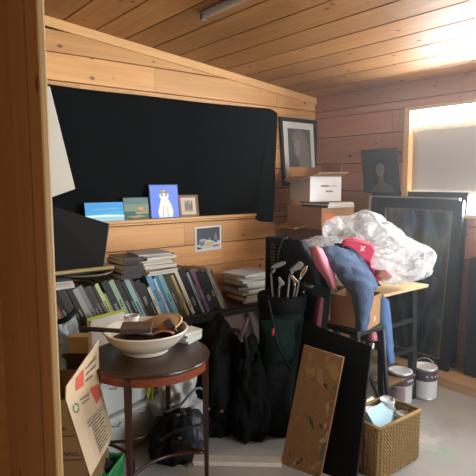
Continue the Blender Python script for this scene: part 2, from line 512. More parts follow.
# ------------------------------------------------------------------ pictures
def quad_plane(tl, tr, bl):
    """returns f(u,v,d): u right, v down in 0..1, d metres off the face towards the room"""
    tl, tr, bl = V(tl), V(tr), V(bl); U = tr - tl; W = bl - tl; n = W.cross(U).normalized()
    if n.dot(V((0, 0, H)) - tl) < 0: n = -n
    return lambda u, v, d=0: tl + U * u + W * v + n * d
def poly(mb, f, pts, mi, d):
    mb.mi = mi
    mb._f([mb.bm.verts.new(f(u, v, d)) for u, v in pts])
def ell(cx, cy, rx, ry, n=16, a0=0, a1=2 * math.pi):
    return [(cx + rx * math.cos(a0 + (a1 - a0) * k / n), cy + ry * math.sin(a0 + (a1 - a0) * k / n)) for k in range(n)]
def backbox(mb, f, t, mi=0):
    mb.mi = mi
    mb.hexa([f(0, 0, -t), f(1, 0, -t), f(1, 1, -t), f(0, 1, -t)], [f(0, 0), f(1, 0), f(1, 1), f(0, 1)])
def cm(h, r=.6): return mat('paint_' + h[1:], h, r, var=.06, scale=25)

def ledge_rect(xl, xr, yt, lean=.06, xb=XU + .066):
    """upright picture leaning on the wall, foot on the ledge"""
    bl = at(xl, 217, X=xb); br = at(xr, 217, X=xb); bl.z = br.z = LEDGE + .001
    return bl, br
def leaning(xl, xr, ztop, xb, lean):
    bl, br = ledge_rect(xl, xr, 0, xb=xb)
    tl = V((xb - lean, bl.y, ztop)); tr = V((xb - lean, br.y, ztop))
    return quad_plane(tl, tr, bl)
LX = XU + .070
z1 = at(99, 202.5, X=XU + .03).z; f = leaning(86, 124.5, z1, LX, .025)
mb = MB(); backbox(mb, f, .015)
poly(mb, f, [(0, .0), (1, 0), (1, .5), (0, .5)], 1, .001)
poly(mb, f, [(0, .5), (1, .5), (1, .68), (0, .68)], 2, .001)
poly(mb, f, [(0, .68), (.5, .64), (1, .7), (1, .78), (.4, .76), (0, .8)], 3, .0015)
poly(mb, f, [(0, .79), (.4, .75), (1, .78), (1, 1), (0, 1)], 4, .0012)
poly(mb, f, ell(.35, .38, .22, .06), 5, .0015); poly(mb, f, ell(.72, .34, .2, .05), 5, .0015)
tag(mb.build('seascape_painting', [cm('#2a72b0'), cm('#3a93d2'), cm('#2aa8cf'), cm('#d8e8ec'), cm('#8fc4cf'), cm('#5c9fcf')]), 'small turquoise beach seascape painting, the first on the plank ledge', 'painting')
z1 = at(132, 197.5, X=XU + .03).z; f = leaning(124.5, 150, z1, LX - .004, .022)
mb = MB(); backbox(mb, f, .015)
poly(mb, f, [(.02, .02), (.98, .02), (.98, .3), (.02, .3)], 1, .001)
poly(mb, f, [(.02, .3), (.98, .3), (.98, .62), (.02, .62)], 2, .001)
poly(mb, f, [(.02, .62), (.98, .58), (.98, .98), (.02, .98)], 3, .001)
poly(mb, f, ell(.66, .5, .10, .07), 4, .002)
poly(mb, f, [(.4, .66), (.95, .6), (.95, .74), (.5, .76)], 5, .002)
poly(mb, f, [(.1, .84), (.6, .8), (.9, .86), (.4, .92)], 5, .002)
tag(mb.build('sunset_painting', [cm('#2c3a34'), cm('#4a6c66'), cm('#6c7f66'), cm('#2d4f47'), cm('#d9843c'), cm('#8f8455')]), 'small dim green sunset seascape painting between the turquoise one and the cat', 'painting')
z1 = at(158, 184.5, X=XU + .04).z; f = leaning(151, 180, z1, LX + .004, .03)
mb = MB(); backbox(mb, f, .018, 0)
poly(mb, f, [(.03, .02), (.97, .02), (.97, .98), (.03, .98)], 1, .001)
poly(mb, f, [(.38, .42), (.62, .42), (.72, .6), (.78, .8), (.74, .97), (.28, .97), (.26, .8), (.32, .6)], 2, .002)
poly(mb, f, ell(.49, .32, .16, .14), 2, .0025)
poly(mb, f, [(.35, .26), (.33, .1), (.46, .2)], 3, .003); poly(mb, f, [(.52, .2), (.64, .1), (.63, .26)], 3, .003)
poly(mb, f, [(.34, .27), (.4, .2), (.58, .2), (.64, .27), (.55, .3), (.49, .24), (.43, .3)], 3, .0032)
poly(mb, f, ell(.42, .32, .035, .025, 8), 4, .0035); poly(mb, f, ell(.56, .32, .035, .025, 8), 4, .0035)
poly(mb, f, [(.47, .37), (.51, .37), (.49, .4)], 5, .0035)
poly(mb, f, [(.42, .62), (.46, .62), (.45, .96), (.40, .96)], 6, .003); poly(mb, f, [(.55, .62), (.58, .62), (.62, .96), (.57, .96)], 6, .003)
tag(mb.build('cat_painting', [cm('#1a2a6a'), cm('#5b7ad6'), cm('#dfdcd6'), cm('#8c7a70'), cm('#1d2a1c'), cm('#b87a72'), cm('#b9b6b6')]), 'cobalt blue painting of a seated white cat on the plank ledge', 'painting')
# brown framed small print
z1 = at(186, 195, X=XU + .04).z; f = leaning(180.5, 199.5, z1, LX, .028)
t = thing('framed_print', 'small brown wooden frame with beige mat beside the cat painting', 'framed picture', f(.5, 1))
def frame_parts(t, f, W, Hh, bw, depth, fm, name='frame', lipm=None):
    """mitred frame moulding around face f; bw metres"""
    u, v = bw / W, bw / Hh
    mb = MB()
    for o, i in (([(0, 0), (1, 0)], [(u, v), (1 - u, v)]), ([(1, 0), (1, 1)], [(1 - u, v), (1 - u, 1 - v)]), ([(1, 1), (0, 1)], [(1 - u, 1 - v), (u, 1 - v)]), ([(0, 1), (0, 0)], [(u, 1 - v), (u, v)])):
        a = [f(*o[0], -depth), f(*o[1], -depth), f(*i[1], -depth), f(*i[0], -depth)]
        b = [f(*o[0], 0), f(*o[1], 0), f(*i[1], -.004), f(*i[0], -.004)]
        mb.hexa(a, b)
    return mb.build(name, fm, t)
W_, H_ = (f(1, 0) - f(0, 0)).length, (f(0, 1) - f(0, 0)).length
frame_parts(t, f, W_, H_, .02, .018, wood('walnut', '#7a5636', '#523420', 'Z', knots=False))
mb = MB(); poly(mb, f, [(.08, .08), (.92, .08), (.92, .92), (.08, .92)], 0, -.008); mb.build('mat_board', cm('#b9a58d'), t)
mb = MB()
poly(mb, f, [(.28, .24), (.72, .24), (.72, .76), (.28, .76)], 0, -.0065)
for u, v, h in ((.36, .52, .2), (.46, .48, .24), (.56, .55, .17), (.65, .5, .21)): poly(mb, f, ell(u, v, .035, h * .9, 12), 1, -.0058)
mb.build('drawing', [cm('#8d8171'), cm('#4d4842')], t)

# still-life print pinned on the planks
XP = XL + .003
f = quad_plane(at(195, 227.5, X=XP), at(221, 225, X=XP), at(195.5, 252, X=XP))
mb = MB(); backbox(mb, f, .002)
poly(mb, f, [(.06, .06), (.94, .06), (.94, .92), (.06, .92)], 1, .001)
poly(mb, f, [(.06, .74), (.3, .66), (.94, .62), (.94, .92), (.06, .92)], 2, .0014)
poly(mb, f, [(.06, .8), (.26, .88), (.2, .92), (.06, .92)], 1, .002)
poly(mb, f, ell(.5, .68, .17, .13), 3, .002); poly(mb, f, ell(.5, .62, .15, .06), 2, .0025)
poly(mb, f, ell(.24, .66, .12, .13), 4, .0018); poly(mb, f, ell(.28, .55, .13, .05), 5, .0022)
poly(mb, f, [(.7, .6), (.72, .4), (.78, .26), (.84, .42), (.86, .6)], 4, .002)
poly(mb, f, [(.5, .5), (.55, .4), (.58, .58)], 4, .002); poly(mb, f, ell(.78, .66, .06, .04), 6, .0024)
poly(mb, f, [(.62, .82), (.9, .78), (.9, .85), (.7, .88)], 4, .0022)
tag(mb.build('still_life_print', [WHITEC, cm('#3c414b'), cm('#bfc3cc'), cm('#d2ad58'), cm('#70767c'), cm('#b6b0c8'), cm('#2f6fb3')]), 'white bordered still life print pinned to the planks below the ledge', 'print')

# framed profile drawing on the upper wall by the corner
XF = XU + .03
f = quad_plane(at(280, 116.5, X=XF), at(316.5, 120.5, X=XF), at(284, 186, X=XF))
t = thing('framed_drawing', 'black framed drawing of a long-haired profile hung near the corner', 'framed picture', f(.5, 1))
W_, H_ = (f(1, 0) - f(0, 0)).length, (f(0, 1) - f(0, 0)).length
frame_parts(t, f, W_, H_, .035, .025, BLACKP)
mb = MB(); poly(mb, f, [(.05, .04), (.95, .04), (.95, .96), (.05, .96)], 0, -.014); mb.build('mat_board', mat('mat_white', '#cfcfca', .7), t)
mb = MB(); poly(mb, f, [(.2, .15), (.82, .15), (.82, .82), (.2, .82)], 0, -.012)
poly(mb, f, [(.3, .3), (.38, .2), (.52, .16), (.66, .22), (.74, .36), (.77, .6), (.76, .81), (.45, .81), (.47, .66), (.44, .58), (.38, .56), (.35, .5), (.36, .44), (.33, .4), (.36, .34)], 1, -.0112)
poly(mb, f, [(.38, .34), (.5, .3), (.52, .45), (.47, .56), (.4, .55), (.37, .49), (.38, .44), (.35, .4)], 2, -.0106)
mb.build('drawing', [cm('#5d5b58'), cm('#77736e'), cm('#8a8782')], t)

# small dark portrait on the back wall
f = quad_plane(at(361, 150.5, Y=YB - .02), at(396, 148, Y=YB - .02), at(364, 193, Y=YB - .02))
mb = MB(); backbox(mb, f, .018)
poly(mb, f, [(.03, .03), (.97, .03), (.97, .97), (.03, .97)], 0, .0008)
poly(mb, f, [(.28, .9), (.3, .45), (.4, .25), (.55, .18), (.68, .28), (.72, .5), (.7, .72), (.85, .85), (.9, .97), (.22, .97)], 1, .0012)
poly(mb, f, ell(.53, .45, .12, .18), 2, .0018)
poly(mb, f, [(.47, .58), (.6, .58), (.62, .75), (.85, .85), (.9, .97), (.2, .97), (.3, .85), (.46, .76)], 3, .0016)
poly(mb, f, [(.4, .4), (.44, .28), (.53, .24), (.63, .3), (.66, .4), (.6, .33), (.5, .33)], 1, .0022)
for cx in (.48, .58): poly(mb, f, ell(cx, .44, .022, .012, 8), 1, .0024)
poly(mb, f, [(.52, .46), (.54, .46), (.55, .52), (.51, .52)], 3, .0024); poly(mb, f, ell(.53, .565, .03, .01, 8), 1, .0024)
tag(mb.build('portrait_painting', [cm('#34383d'), cm('#222327'), cm('#857a76'), cm('#5a5654')]), 'small unframed dark portrait of a woman on the back wall', 'painting')

# ------------------------------------------------------------------ plinth board and the framed pictures leaning at the back
mb = MB(); mb.box(-2.75, .6, YB - .34, YB - .001, 0, .07)
struct(mb.build('trim_plinth', PLINTH, bevel=.004))
def glass_mat():
    m = bpy.data.materials.new('picture_glass'); m.use_nodes = True; nt = m.node_tree
    nt.nodes.remove(nt.nodes['Principled BSDF']); out = nt.nodes['Material Output']
    g = nt.nodes.new('ShaderNodeBsdfGlossy'); g.inputs['Roughness'].default_value = .06
    t = nt.nodes.new('ShaderNodeBsdfTransparent'); x = nt.nodes.new('ShaderNodeMixShader'); fr = nt.nodes.new('ShaderNodeFresnel')
    fr.inputs[0].default_value = 1.5
    nt.links.new(fr.outputs[0], x.inputs[0]); nt.links.new(t.outputs[0], x.inputs[1]); nt.links.new(g.outputs[0], x.inputs[2]); nt.links.new(x.outputs[0], out.inputs[0])
    return m
GLASS = glass_mat()
def murky(name, cols, sc=(3, 1)):
    """a painted picture in soft vertical colour patches"""
    m = bpy.data.materials.new(name); m.use_nodes = True; nt = m.node_tree; b = nt.nodes['Principled BSDF']; b.inputs['Roughness'].default_value = .5
    tc = nt.nodes.new('ShaderNodeTexCoord'); mp = nt.nodes.new('ShaderNodeMapping'); mp.inputs['Scale'].default_value = (sc[0], sc[0], sc[1])
    nz = nt.nodes.new('ShaderNodeTexNoise'); nz.inputs['Scale'].default_value = 1.6; nz.inputs['Detail'].default_value = 2.5
    r = nt.nodes.new('ShaderNodeValToRGB'); e = r.color_ramp.elements
    for i, c in enumerate(cols):
        q = .28 + .44 * i / (len(cols) - 1)
        el = e[i] if i < 2 else e.new(q)
        el.position = q; el.color = lin(c)
    nt.links.new(tc.outputs['Object'], mp.inputs[0]); nt.links.new(mp.outputs[0], nz.inputs['Vector']); nt.links.new(nz.outputs['Fac'], r.inputs[0]); nt.links.new(r.outputs[0], b.inputs['Base Color'])
    return m
def lean_frame(name, label, px_l, px_r, py_t, ytop, ybot, bw, depth, fm, art, zb=.071, inner=None, pane=True, fac=(.05, .06)):
    tl, tr = at(px_l, py_t, Y=ytop), at(px_r, py_t, Y=ytop); tl.z = tr.z = (tl.z + tr.z) / 2
    bl = V((tl.x, ybot, zb)); f0 = quad_plane(tl, tr, bl)
    W_, H_ = (tr - tl).length, (bl - tl).length
    t = thing(name, label, 'framed picture', (tl.x + W_ / 2, ybot, zb))
    frame_parts(t, f0, W_, H_, bw, depth, fm)
    u, v = bw / W_, bw / H_
    mb = MB(); mb.hexa([f0(u * .6, v * .6, -depth), f0(1 - u * .6, v * .6, -depth), f0(1 - u * .6, 1 - v * .6, -depth), f0(u * .6, 1 - v * .6, -depth)],
                       [f0(u * .6, v * .6, -depth + .006), f0(1 - u * .6, v * .6, -depth + .006), f0(1 - u * .6, 1 - v * .6, -depth + .006), f0(u * .6, 1 - v * .6, -depth + .006)])
    mb.build('picture', art, t)
    if inner:
        mb = MB(); s = .008
        for (u0, v0, u1, v1) in ((u, v, 1 - u, v + s / H_), (u, 1 - v - s / H_, 1 - u, 1 - v), (u, v, u + s / W_, 1 - v), (1 - u - s / W_, v, 1 - u, 1 - v)):
            mb.hexa([f0(u0, v0, -depth + .004), f0(u1, v0, -depth + .004), f0(u1, v1, -depth + .004), f0(u0, v1, -depth + .004)],
                    [f0(u0, v0, -.003), f0(u1, v0, -.003), f0(u1, v1, -.003), f0(u0, v1, -.003)])
        mb.build('slip', inner, t)
    if pane:
        mb = MB(); g = -.006
        mb.hexa([f0(u, v, g - .002), f0(1 - u, v, g - .002), f0(1 - u, 1 - v, g - .002), f0(u, 1 - v, g - .002)], [f0(u, v, g), f0(1 - u, v, g), f0(1 - u, 1 - v, g), f0(u, 1 - v, g)])
        mb.build('glass_pane', GLASS, t)
    return t, f0
BLK2 = mat('black_lacquer', '#1a1c1f', .35)
GOLD = mat('dull_gold', '#8d8468', .45, .3)
SILV = mat('silver_moulding', '#b4b8bb', .5)
lean_frame('framed_painting', 'large black frame with thin pale slip and murky painting, frontmost of the leaning frames', 378, 463.5, 199.5, 3.615, 3.50, .075, .03, BLK2,
           murky('murky_painting', ['#3a3d35', '#5a6262', '#86a0b2', '#5c6152', '#94785a', '#484a44']), inner=GOLD)
lean_frame('framed_poster', 'thin silver frame sandwiched between two black frames at the back wall', 369.5, 460, 196.5, 3.66, 3.56, .014, .022, SILV, mat('poster_dark', '#33363a', .4), pane=False)
lean_frame('framed_picture', 'tall plain black frame, rearmost of the leaning frames below the window', 372, 468.5, 191.5, 3.708, 3.62, .09, .02, BLK2, mat('panel_dark', '#24272b', .5), pane=False)
# dark framed piece with pale edge, to the right and behind
mb = MB()
t = thing('framed_board', 'shorter dark frame with one pale inner strip, at the right end of the leaning frames', 'framed picture', (-2.05, 3.66, .071))
r4 = at(465.5, 215, Y=3.712)
f0 = quad_plane((r4.x - .42, 3.714, r4.z), (r4.x, 3.714, r4.z), (r4.x - .42, 3.655, .072))
frame_parts(t, f0, .42, r4.z - .07, .035, .02, BLK2)
mb = MB(); mb.hexa([f0(.895, .05, -.012), f0(.925, .05, -.012), f0(.925, .95, -.012), f0(.895, .95, -.012)], [f0(.895, .05, -.006), f0(.925, .05, -.006), f0(.925, .95, -.006), f0(.895, .95, -.006)]); mb.build('slip', mat('pale_slip', '#7d8078', .5), t)
mb = MB(); mb.hexa([f0(.05, .02, -.02), f0(.95, .02, -.02), f0(.95, .98, -.02), f0(.05, .98, -.02)], [f0(.05, .02, -.012), f0(.95, .02, -.012), f0(.95, .98, -.012), f0(.05, .98, -.012)]); mb.build('panel', mat('panel_brown', '#2e2a26', .6), t)
# boxes at the right edge
def carton(name, label, M_, sx, sy, sz, m, group=None, flaps=(), label_patch=None, cat='box', open_top=True, wall=.006, extra=None):
    """open carton: four walls, base, flaps (side, angle, length); M_ local->world, origin at base centre"""
    t = thing(name, label, cat, M_.translation, group)
    mb = MB(); x, y = sx / 2, sy / 2
    mb.box(-x, x, -y, y, 0, wall, M_)
    mb.box(-x, -x + wall, -y, y, wall, sz, M_); mb.box(x - wall, x, -y, y, wall, sz, M_)
    mb.box(-x + wall, x - wall, -y, -y + wall, wall, sz, M_); mb.box(-x + wall, x - wall, y - wall, y, wall, sz, M_)
    if not open_top: mb.box(-x, x, -y, y, sz, sz + wall, M_)
    mb.build('body', m, t)
    for side, ang, ln in flaps:
        mb = MB(); a = math.radians(ang)   # ang 0 = straight up, 90 = flat outwards
        c, s = math.cos(a) * ln, math.sin(a) * ln
        if side in 'LR':
            k = -1 if side == 'L' else 1
            pts = [(k * x, -y, sz), (k * x, y, sz), (k * (x + s), y - .004, sz + c), (k * (x + s), -y + .004, sz + c)]
            th = (-k * math.cos(a) * wall, 0, math.sin(a) * wall)
        else:
            k = -1 if side == 'F' else 1
            pts = [(-x, k * y, sz), (x, k * y, sz), (x - .004, k * (y + s), sz + c), (-x + .004, k * (y + s), sz + c)]
            th = (0, -k * math.cos(a) * wall, math.sin(a) * wall)
        mb.slab([M_ @ V(p) for p in pts], M_.to_3x3() @ V(th)); mb.build('flap', m, t)
    return t
def TR(loc, rz=0, rx=0, ry=0):
    return Matrix.Translation(loc) @ Matrix.Rotation(math.radians(rz), 4, 'Z') @ Matrix.Rotation(math.radians(rx), 4, 'X') @ Matrix.Rotation(math.radians(ry), 4, 'Y')
qx = at(466.5, 300, Y=3.54).x
t = thing('dark_cabinet', 'shallow dark cabinet standing at the right edge beside the frames', 'cabinet', (qx + .2, 3.62, .071))
mb = MB(); mb.box(qx, qx + .4, 3.55, 3.712, .071, .94); mb.build('body', mat('dark_cabinet', '#1d1f22', .5), t, bevel=.004)
mb = MB(); mb.box(qx + .012, qx + .39, 3.54, 3.549, .09, .92); mb.build('door', mat('dark_cabinet', '#1d1f22', .5), t, bevel=.003)

# ------------------------------------------------------------------ low bookcase and its books
SZ = .55; SX = -2.93
DARKW = wood('dark_shelf', '#2f221a', '#1a120d', 'Y', knots=False)
t = thing('bookcase', 'low dark bookcase along the plank wall under the leaning books', 'bookcase', (-3.15, 1.8, 0))
mb = MB(); mb.box(XL + .002, SX, .62, 2.95, SZ - .025, SZ); mb.build('top_board', DARKW, t, bevel=.003)
mb = MB(); mb.box(XL + .002, SX, .62, 2.95, .02, .045); mb.build('bottom_board', DARKW, t, bevel=.003)
for y in (.62, 1.38, 2.15, 2.925):
    mb = MB(); mb.box(XL + .002, SX, y, y + .025, .0 if y in (.62, 2.925) else .045, SZ - .025); mb.build('side_panel', DARKW, t)
mb = MB(); mb.box(XL + .002, SX - .01, .66, .69, SZ, SZ + .33); mb.build('book_end', DARKW, t)
ang = math.radians(24); ca, sa = math.cos(ang), math.sin(ang)
# colour, thickness, height, depth inset, words, title patch colour
BK = [('#2a2a2c', .03, .33, .0, 'charcoal'), ('#33302f', .02, .31, .01, 'thin charcoal'), ('#8f4a40', .028, .335, .0, 'brick red'), ('#23211f', .03, .35, .005, 'black'),
      ('#3a3128', .034, .35, .0, 'dark brown'), ('#5a5446', .014, .34, .01, 'thin khaki'), ('#26241f', .03, .35, .0, 'black'), ('#9b9c96', .03, .33, .0, 'light grey'), ('#777a7c', .026, .345, .0, 'mid grey'),
      ('#38302a', .026, .33, .0, 'dark brown'), ('#4a3e34', .02, .335, .005, 'brown'), ('#2f2823', .018, .33, .0, 'very dark brown'), ('#b6bf86', .022, .345, .0, 'pale lime'), ('#98a06c', .016, .27, .006, 'short olive green'),
      ('#1b1d1d', .042, .35, .0, 'thick black'), ('#8fa286', .03, .355, .0, 'sage green'), ('#1d1c1b', .036, .345, .004, 'black'), ('#22211f', .022, .34, .0, 'black'), ('#84aaa8', .03, .355, .0, 'pale teal'), ('#4f3d3d', .018, .35, .004, 'thin maroon'),
      ('#1f1b18', .04, .325, .0, 'thick black'), ('#2a221c', .02, .30, .01, 'dark brown'), ('#c3bfae', .022, .27, .0, 'short cream'), ('#5f93b6', .036, .355, .0, 'sky blue'), ('#bfc2bd', .014, .33, -.004, 'thin white'), ('#3c7699', .024, .36, .0, 'deeper blue'),
      ('#78a7a3', .032, .355, .0, 'sea green'), ('#43382a', .026, .34, .0, 'olive brown'), ('#4d4130', .022, .345, .0, 'brown'), ('#b39a55', .018, .34, .0, 'mustard'), ('#26211d', .014, .35, .0, 'thin black'), ('#cbc6b6', .024, .385, .0, 'tall cream'),
      ('#171717', .05, .37, .0, 'thick black'), ('#8c9aa0', .016, .34, .0, 'thin blue grey'), ('#1c1b1d', .018, .36, .0, 'black'), ('#73486e', .024, .36, .0, 'purple'), ('#161617', .052, .335, .0, 'very thick black'), ('#1c1a1a', .034, .33, .0, 'black'), ('#8f897c', .024, .345, .0, 'beige grey'), ('#57524b', .018, .33, .0, 'taupe')]
ORD = ['first', 'second', 'third', 'fourth', 'fifth', 'sixth', 'seventh', 'eighth', 'ninth', 'tenth', 'eleventh', 'twelfth', 'thirteenth', 'fourteenth', 'fifteenth', 'sixteenth', 'seventeenth', 'eighteenth', 'nineteenth', 'twentieth']
ORD += ['twenty-' + o for o in ORD[:9]] + ['thirtieth'] + ['thirty-' + o for o in ORD[:9]] + ['fortieth']
def book(name, label, group, M_, th, hh, dd, c, pcol=None, i=0):
    """spine on local +X=0, thickness along y, height along z"""
    t = thing(name, label, 'book', M_.translation, group)
    cm_ = mat('cover_' + c[1:], c, .55, var=.05)
    mb = MB(); k = .0025
    mb.box(-.004, 0, 0, th, 0, hh, M_); mb.box(-dd, -.004, 0, k, 0, hh, M_); mb.box(-dd, -.004, th - k, th, 0, hh, M_)
    if th > .013:
        mb.mi = 1; r2 = random.Random(i)
        a = r2.uniform(.15, .45); n = r2.randint(3, 7)
        for q in range(n):
            z0 = hh * (a + .05 * q); mb.box(.0, .0006, th * .28, th * r2.uniform(.6, .75), z0, z0 + hh * .035, M_)
    lum = sum(lin(c)[:3])
    mb.build('cover', [cm_, mat('title_light', '#8d8a80', .6) if lum < .5 else mat('title_dark', '#48443e', .6)], t)
    mb = MB(); mb.box(-dd + .004, -.004, k, th - k, .003, hh - .003, M_); mb.build('pages', PAGES, t)
    return t
tot = sum(b[1] + .0008 for b in BK) / ca
y = .985; y_end = 2.235; slack = (y_end - y) / tot
for i, (c, th, hh, ins, wd) in enumerate(BK):
    th2 = th * slack
    M_ = Matrix.Translation((SX - .02 - ins, y, SZ + .001)) @ Matrix.Rotation(ang, 4, 'X')
    hh2 = hh * .98
    book('book', f'{wd} spined book, {ORD[i]} from the left in the leaning row', 'leaning books on the low bookcase', M_, th2, hh2, .22, c, i=i)
    y += (th2 + .0008) / ca
y_after = y

# things lying over the leaning books
def mag(name, label, group, cx, cy, z, sx, sy, th, rz, c, cat='magazine', spine=True):
    M_ = TR((cx, cy, z), rz)
    t = thing(name, label, cat, (cx, cy, z), group)
    cmt = mat('cover_' + c[1:], c, .5, var=.05); mb = MB()
    k = min(.002, th * .2)
    mb.box(-sx / 2, sx / 2, -sy / 2, sy / 2, 0, k, M_); mb.box(-sx / 2, sx / 2, -sy / 2, sy / 2, th - k, th, M_)
    mb.box(-sx / 2, sx / 2, -sy / 2, -sy / 2 + .003, k, th - k, M_)
    mb.build('cover', cmt, t)
    mb = MB(); mb.box(-sx / 2 + .002, sx / 2 - .002, -sy / 2 + .003, sy / 2 - .003, k, th - k, M_); mb.build('pages', mat('page_white', '#c9c5ba', .8, var=.12, scale=90), t)
    return t
z = .872; r2 = random.Random(5)
pile = [('#c9c4ba', .018, 'white'), ('#b99a8e', .014, 'pinkish'), ('#1d1a19', .010, 'thin black'), ('#c5b79f', .024, 'thick cream'), ('#2c2521', .020, 'dark brown'), ('#b9a78c', .012, 'tan'), ('#d2d2cf', .018, 'bright white'), ('#2a2320', .012, 'dark'), ('#8e8b88', .012, 'grey')]
for i, (c, th, wd) in enumerate(pile):
    mag('magazine', f'{wd} magazine, {ORD[i]} from the bottom of the pile on the books', 'magazine pile on the leaning books', -3.06 + r2.uniform(-.02, .02), 1.66 + r2.uniform(-.02, .03), z, .23, .235, th, r2.uniform(-7, 7), c)
    z += th + .0006
# second half of that pile, dark spines towards the jamb
z = .872
for i, (c, th, wd) in enumerate([('#241b17', .030, 'dark brown'), ('#1c1613', .026, 'black'), ('#2d2019', .03, 'brown'), ('#211a17', .026, 'dark'), ('#31251f', .02, 'thin brown')]):
    mag('book', f'{wd} spined book, {ORD[i]} from the bottom of the dark pile left of the magazines', 'dark book pile on the leaning books', -3.06 + r2.uniform(-.015, .015), 1.462 + r2.uniform(-.012, .012), z, .14, .24, th, 90 + r2.uniform(-5, 5), c, cat='book'); z += th + .0006
# board with pale edge carrying the black panel
q = at(103, 268, X=-3.0)
t = thing('drawing_board', 'yellow edged wooden board lying on the books under the black panel', 'board', (-3.06, 1.06, .93))
mb = MB(); mb.box(-3.2, -2.95, .80, 1.345, .948, .966); mb.build('board', wood('birch_edge', '#a8925c', '#86713f', 'Y', knots=False), t, bevel=.002)
mb = MB(); mb.box(-3.19, -2.96, .81, 1.34, .9405, .948); mb.build('backing', BLACKP, t)
mb = MB()
a = at(109, 223.5, X=-3.07); b = at(103.5, 264, X=-2.975); b.z = .967; a2 = at(40, 203, X=-3.07)
a2 = at(45, 204, X=-3.07); l0 = at(45, 265, X=-2.975); l0.z = .967
t = thing('blackboard', 'black flat panel with grey edge leaning above the books beside the jamb', 'panel', (b.x, 1.05, .967))
n = (a2 - l0).cross(b - l0).normalized() * .022
if n.x > 0: n = -n
mb = MB(); mb.slab([l0, b, a, a2], n); mb.build('panel_face', mat('panel_black', '#161413', .8), t, bevel=.002)
mb = MB(); e = (b - l0).normalized() * .006; mb.slab([b + V((0, .0005, 0)), b + e, a + e, a + V((0, .0005, 0))], n); mb.build('edge_strip', mat('edge_grey', '#6f6b66', .5), t)
# dark bowl-like tray with a pale rim
q = at(92, 290, X=-3.0)
t = thing('round_tray', 'dark round tray with a pale rim resting on the book tops', 'tray', (-3.08, 1.20, .893))
mb = MB(); mb.lathe([(.10, .0), (.165, .022), (.172, .035), (.165, .035), (.158, .026), (.098, .006)], (-3.07, 1.20, .893), 40); mb.build('dish', mat('tray_dark', '#24211f', .5), t, smooth=True)
mb = MB(); mb.tube([(-3.07 + .171 * math.cos(a_), 1.20 + .171 * math.sin(a_), .928) for a_ in [k * math.pi / 20 for k in range(40)]], .005, 6, closed=True); mb.build('rim', mat('tray_rim', '#77736b', .4), t, smooth=True)
# magazines by the jamb
z = .87
for i, (c, th, wd) in enumerate([('#8d8a88', .018, 'grey'), ('#b79f9b', .014, 'pinkish'), ('#5d6470', .016, 'slate')]):
    mag('magazine', f'{wd} magazine beside the jamb, {ORD[i]} from the bottom of the small pile', 'magazines beside the jamb', -3.0, .93, z, .22, .27, th, 4 - 5 * i, c); z += th + .0006
# grey magazines on the shelf to the right of the books
r2 = random.Random(9); z = SZ + .001
gm = [('#3c3a38', .02, 'charcoal'), ('#b3a186', .022, 'tan'), ('#2b2a2b', .014, 'black'), ('#8d9096', .016, 'grey'), ('#a7a9ad', .014, 'pale grey'), ('#4b4d52', .014, 'slate'), ('#9fa2a8', .018, 'silver grey'), ('#b9babc', .014, 'whitish'), ('#9da0a6', .014, 'mid grey'), ('#b5b1ab', .012, 'warm grey'), ('#c2b5b0', .012, 'pinkish white'), ('#a5a7ab', .012, 'thin grey')]
for i, (c, th, wd) in enumerate(gm):
    mag('magazine', f'{wd} magazine, {ORD[i]} from the bottom of the loose pile right of the books', 'loose magazines on the bookcase', -3.07 + r2.uniform(-.02, .02), 2.60 - .006 * i + r2.uniform(-.03, .03), z, .25, .34, th * 1.25, r2.uniform(-12, 12), c)
    z += th * 1.25 + .0006
# lime folder / papers in front of the bookcase
t = thing('document_folder', 'lime edged folder with white sheets sticking out behind the bowl', 'folder', (-2.75, 1.25, .40))
a = at(93, 321, X=-2.78); b = at(126, 313, X=-2.72)
M_ = TR((-2.80, (a.y + b.y) / 2 + .0, SZ - .55))
e = V((.0, 0, 0))
mb = MB(); mb.slab([(-2.884, a.y + .01, .0), (-2.844, b.y + .03, .0), (-2.814, b.y + .03, .70), (-2.854, a.y + .01, .67)], (.012, 0, 0)); mb.build('sheets', PAPER, t)
mb = MB(); mb.slab([(-2.892, a.y - .004, .0), (-2.852, b.y + .044, .0), (-2.822, b.y + .044, .716), (-2.862, a.y - .004, .686)], (.004, 0, 0)); mb.build('cover', mat('lime', '#a9b34a', .5), t)

# glazed black picture leaning on the bookcase
tl = at(172, 326, X=-2.84); tr = at(264, 303.5, X=-2.84); tl.z = tr.z = (tl.z + tr.z) / 2
bl = V((-2.68, tl.y, .002))
f0 = quad_plane(tl, tr, bl); W_, H_ = (tr - tl).length, (bl - tl).length
t = thing('glazed_picture', 'black framed glazed picture leaning on the bookcase behind the black bag', 'framed picture', (-2.70, (tl.y + tr.y) / 2, .002))
frame_parts(t, f0, W_, H_, .028, .025, BLACKP)
mb = MB(); mb.hexa([f0(.02, .02, -.024), f0(.98, .02, -.024), f0(.98, .98, -.024), f0(.02, .98, -.024)], [f0(.02, .02, -.012), f0(.98, .02, -.012), f0(.98, .98, -.012), f0(.02, .98, -.012)])
mb.build('picture', mat('picture_slate', '#25282a', .5, var=.3, scale=5), t)
mb = MB(); mb.hexa([f0(.03, .04, -.010), f0(.97, .04, -.010), f0(.97, .97, -.010), f0(.03, .97, -.010)], [f0(.03, .04, -.008), f0(.97, .04, -.008), f0(.97, .97, -.008), f0(.03, .97, -.008)]); mb.build('glass_pane', GLASS, t)

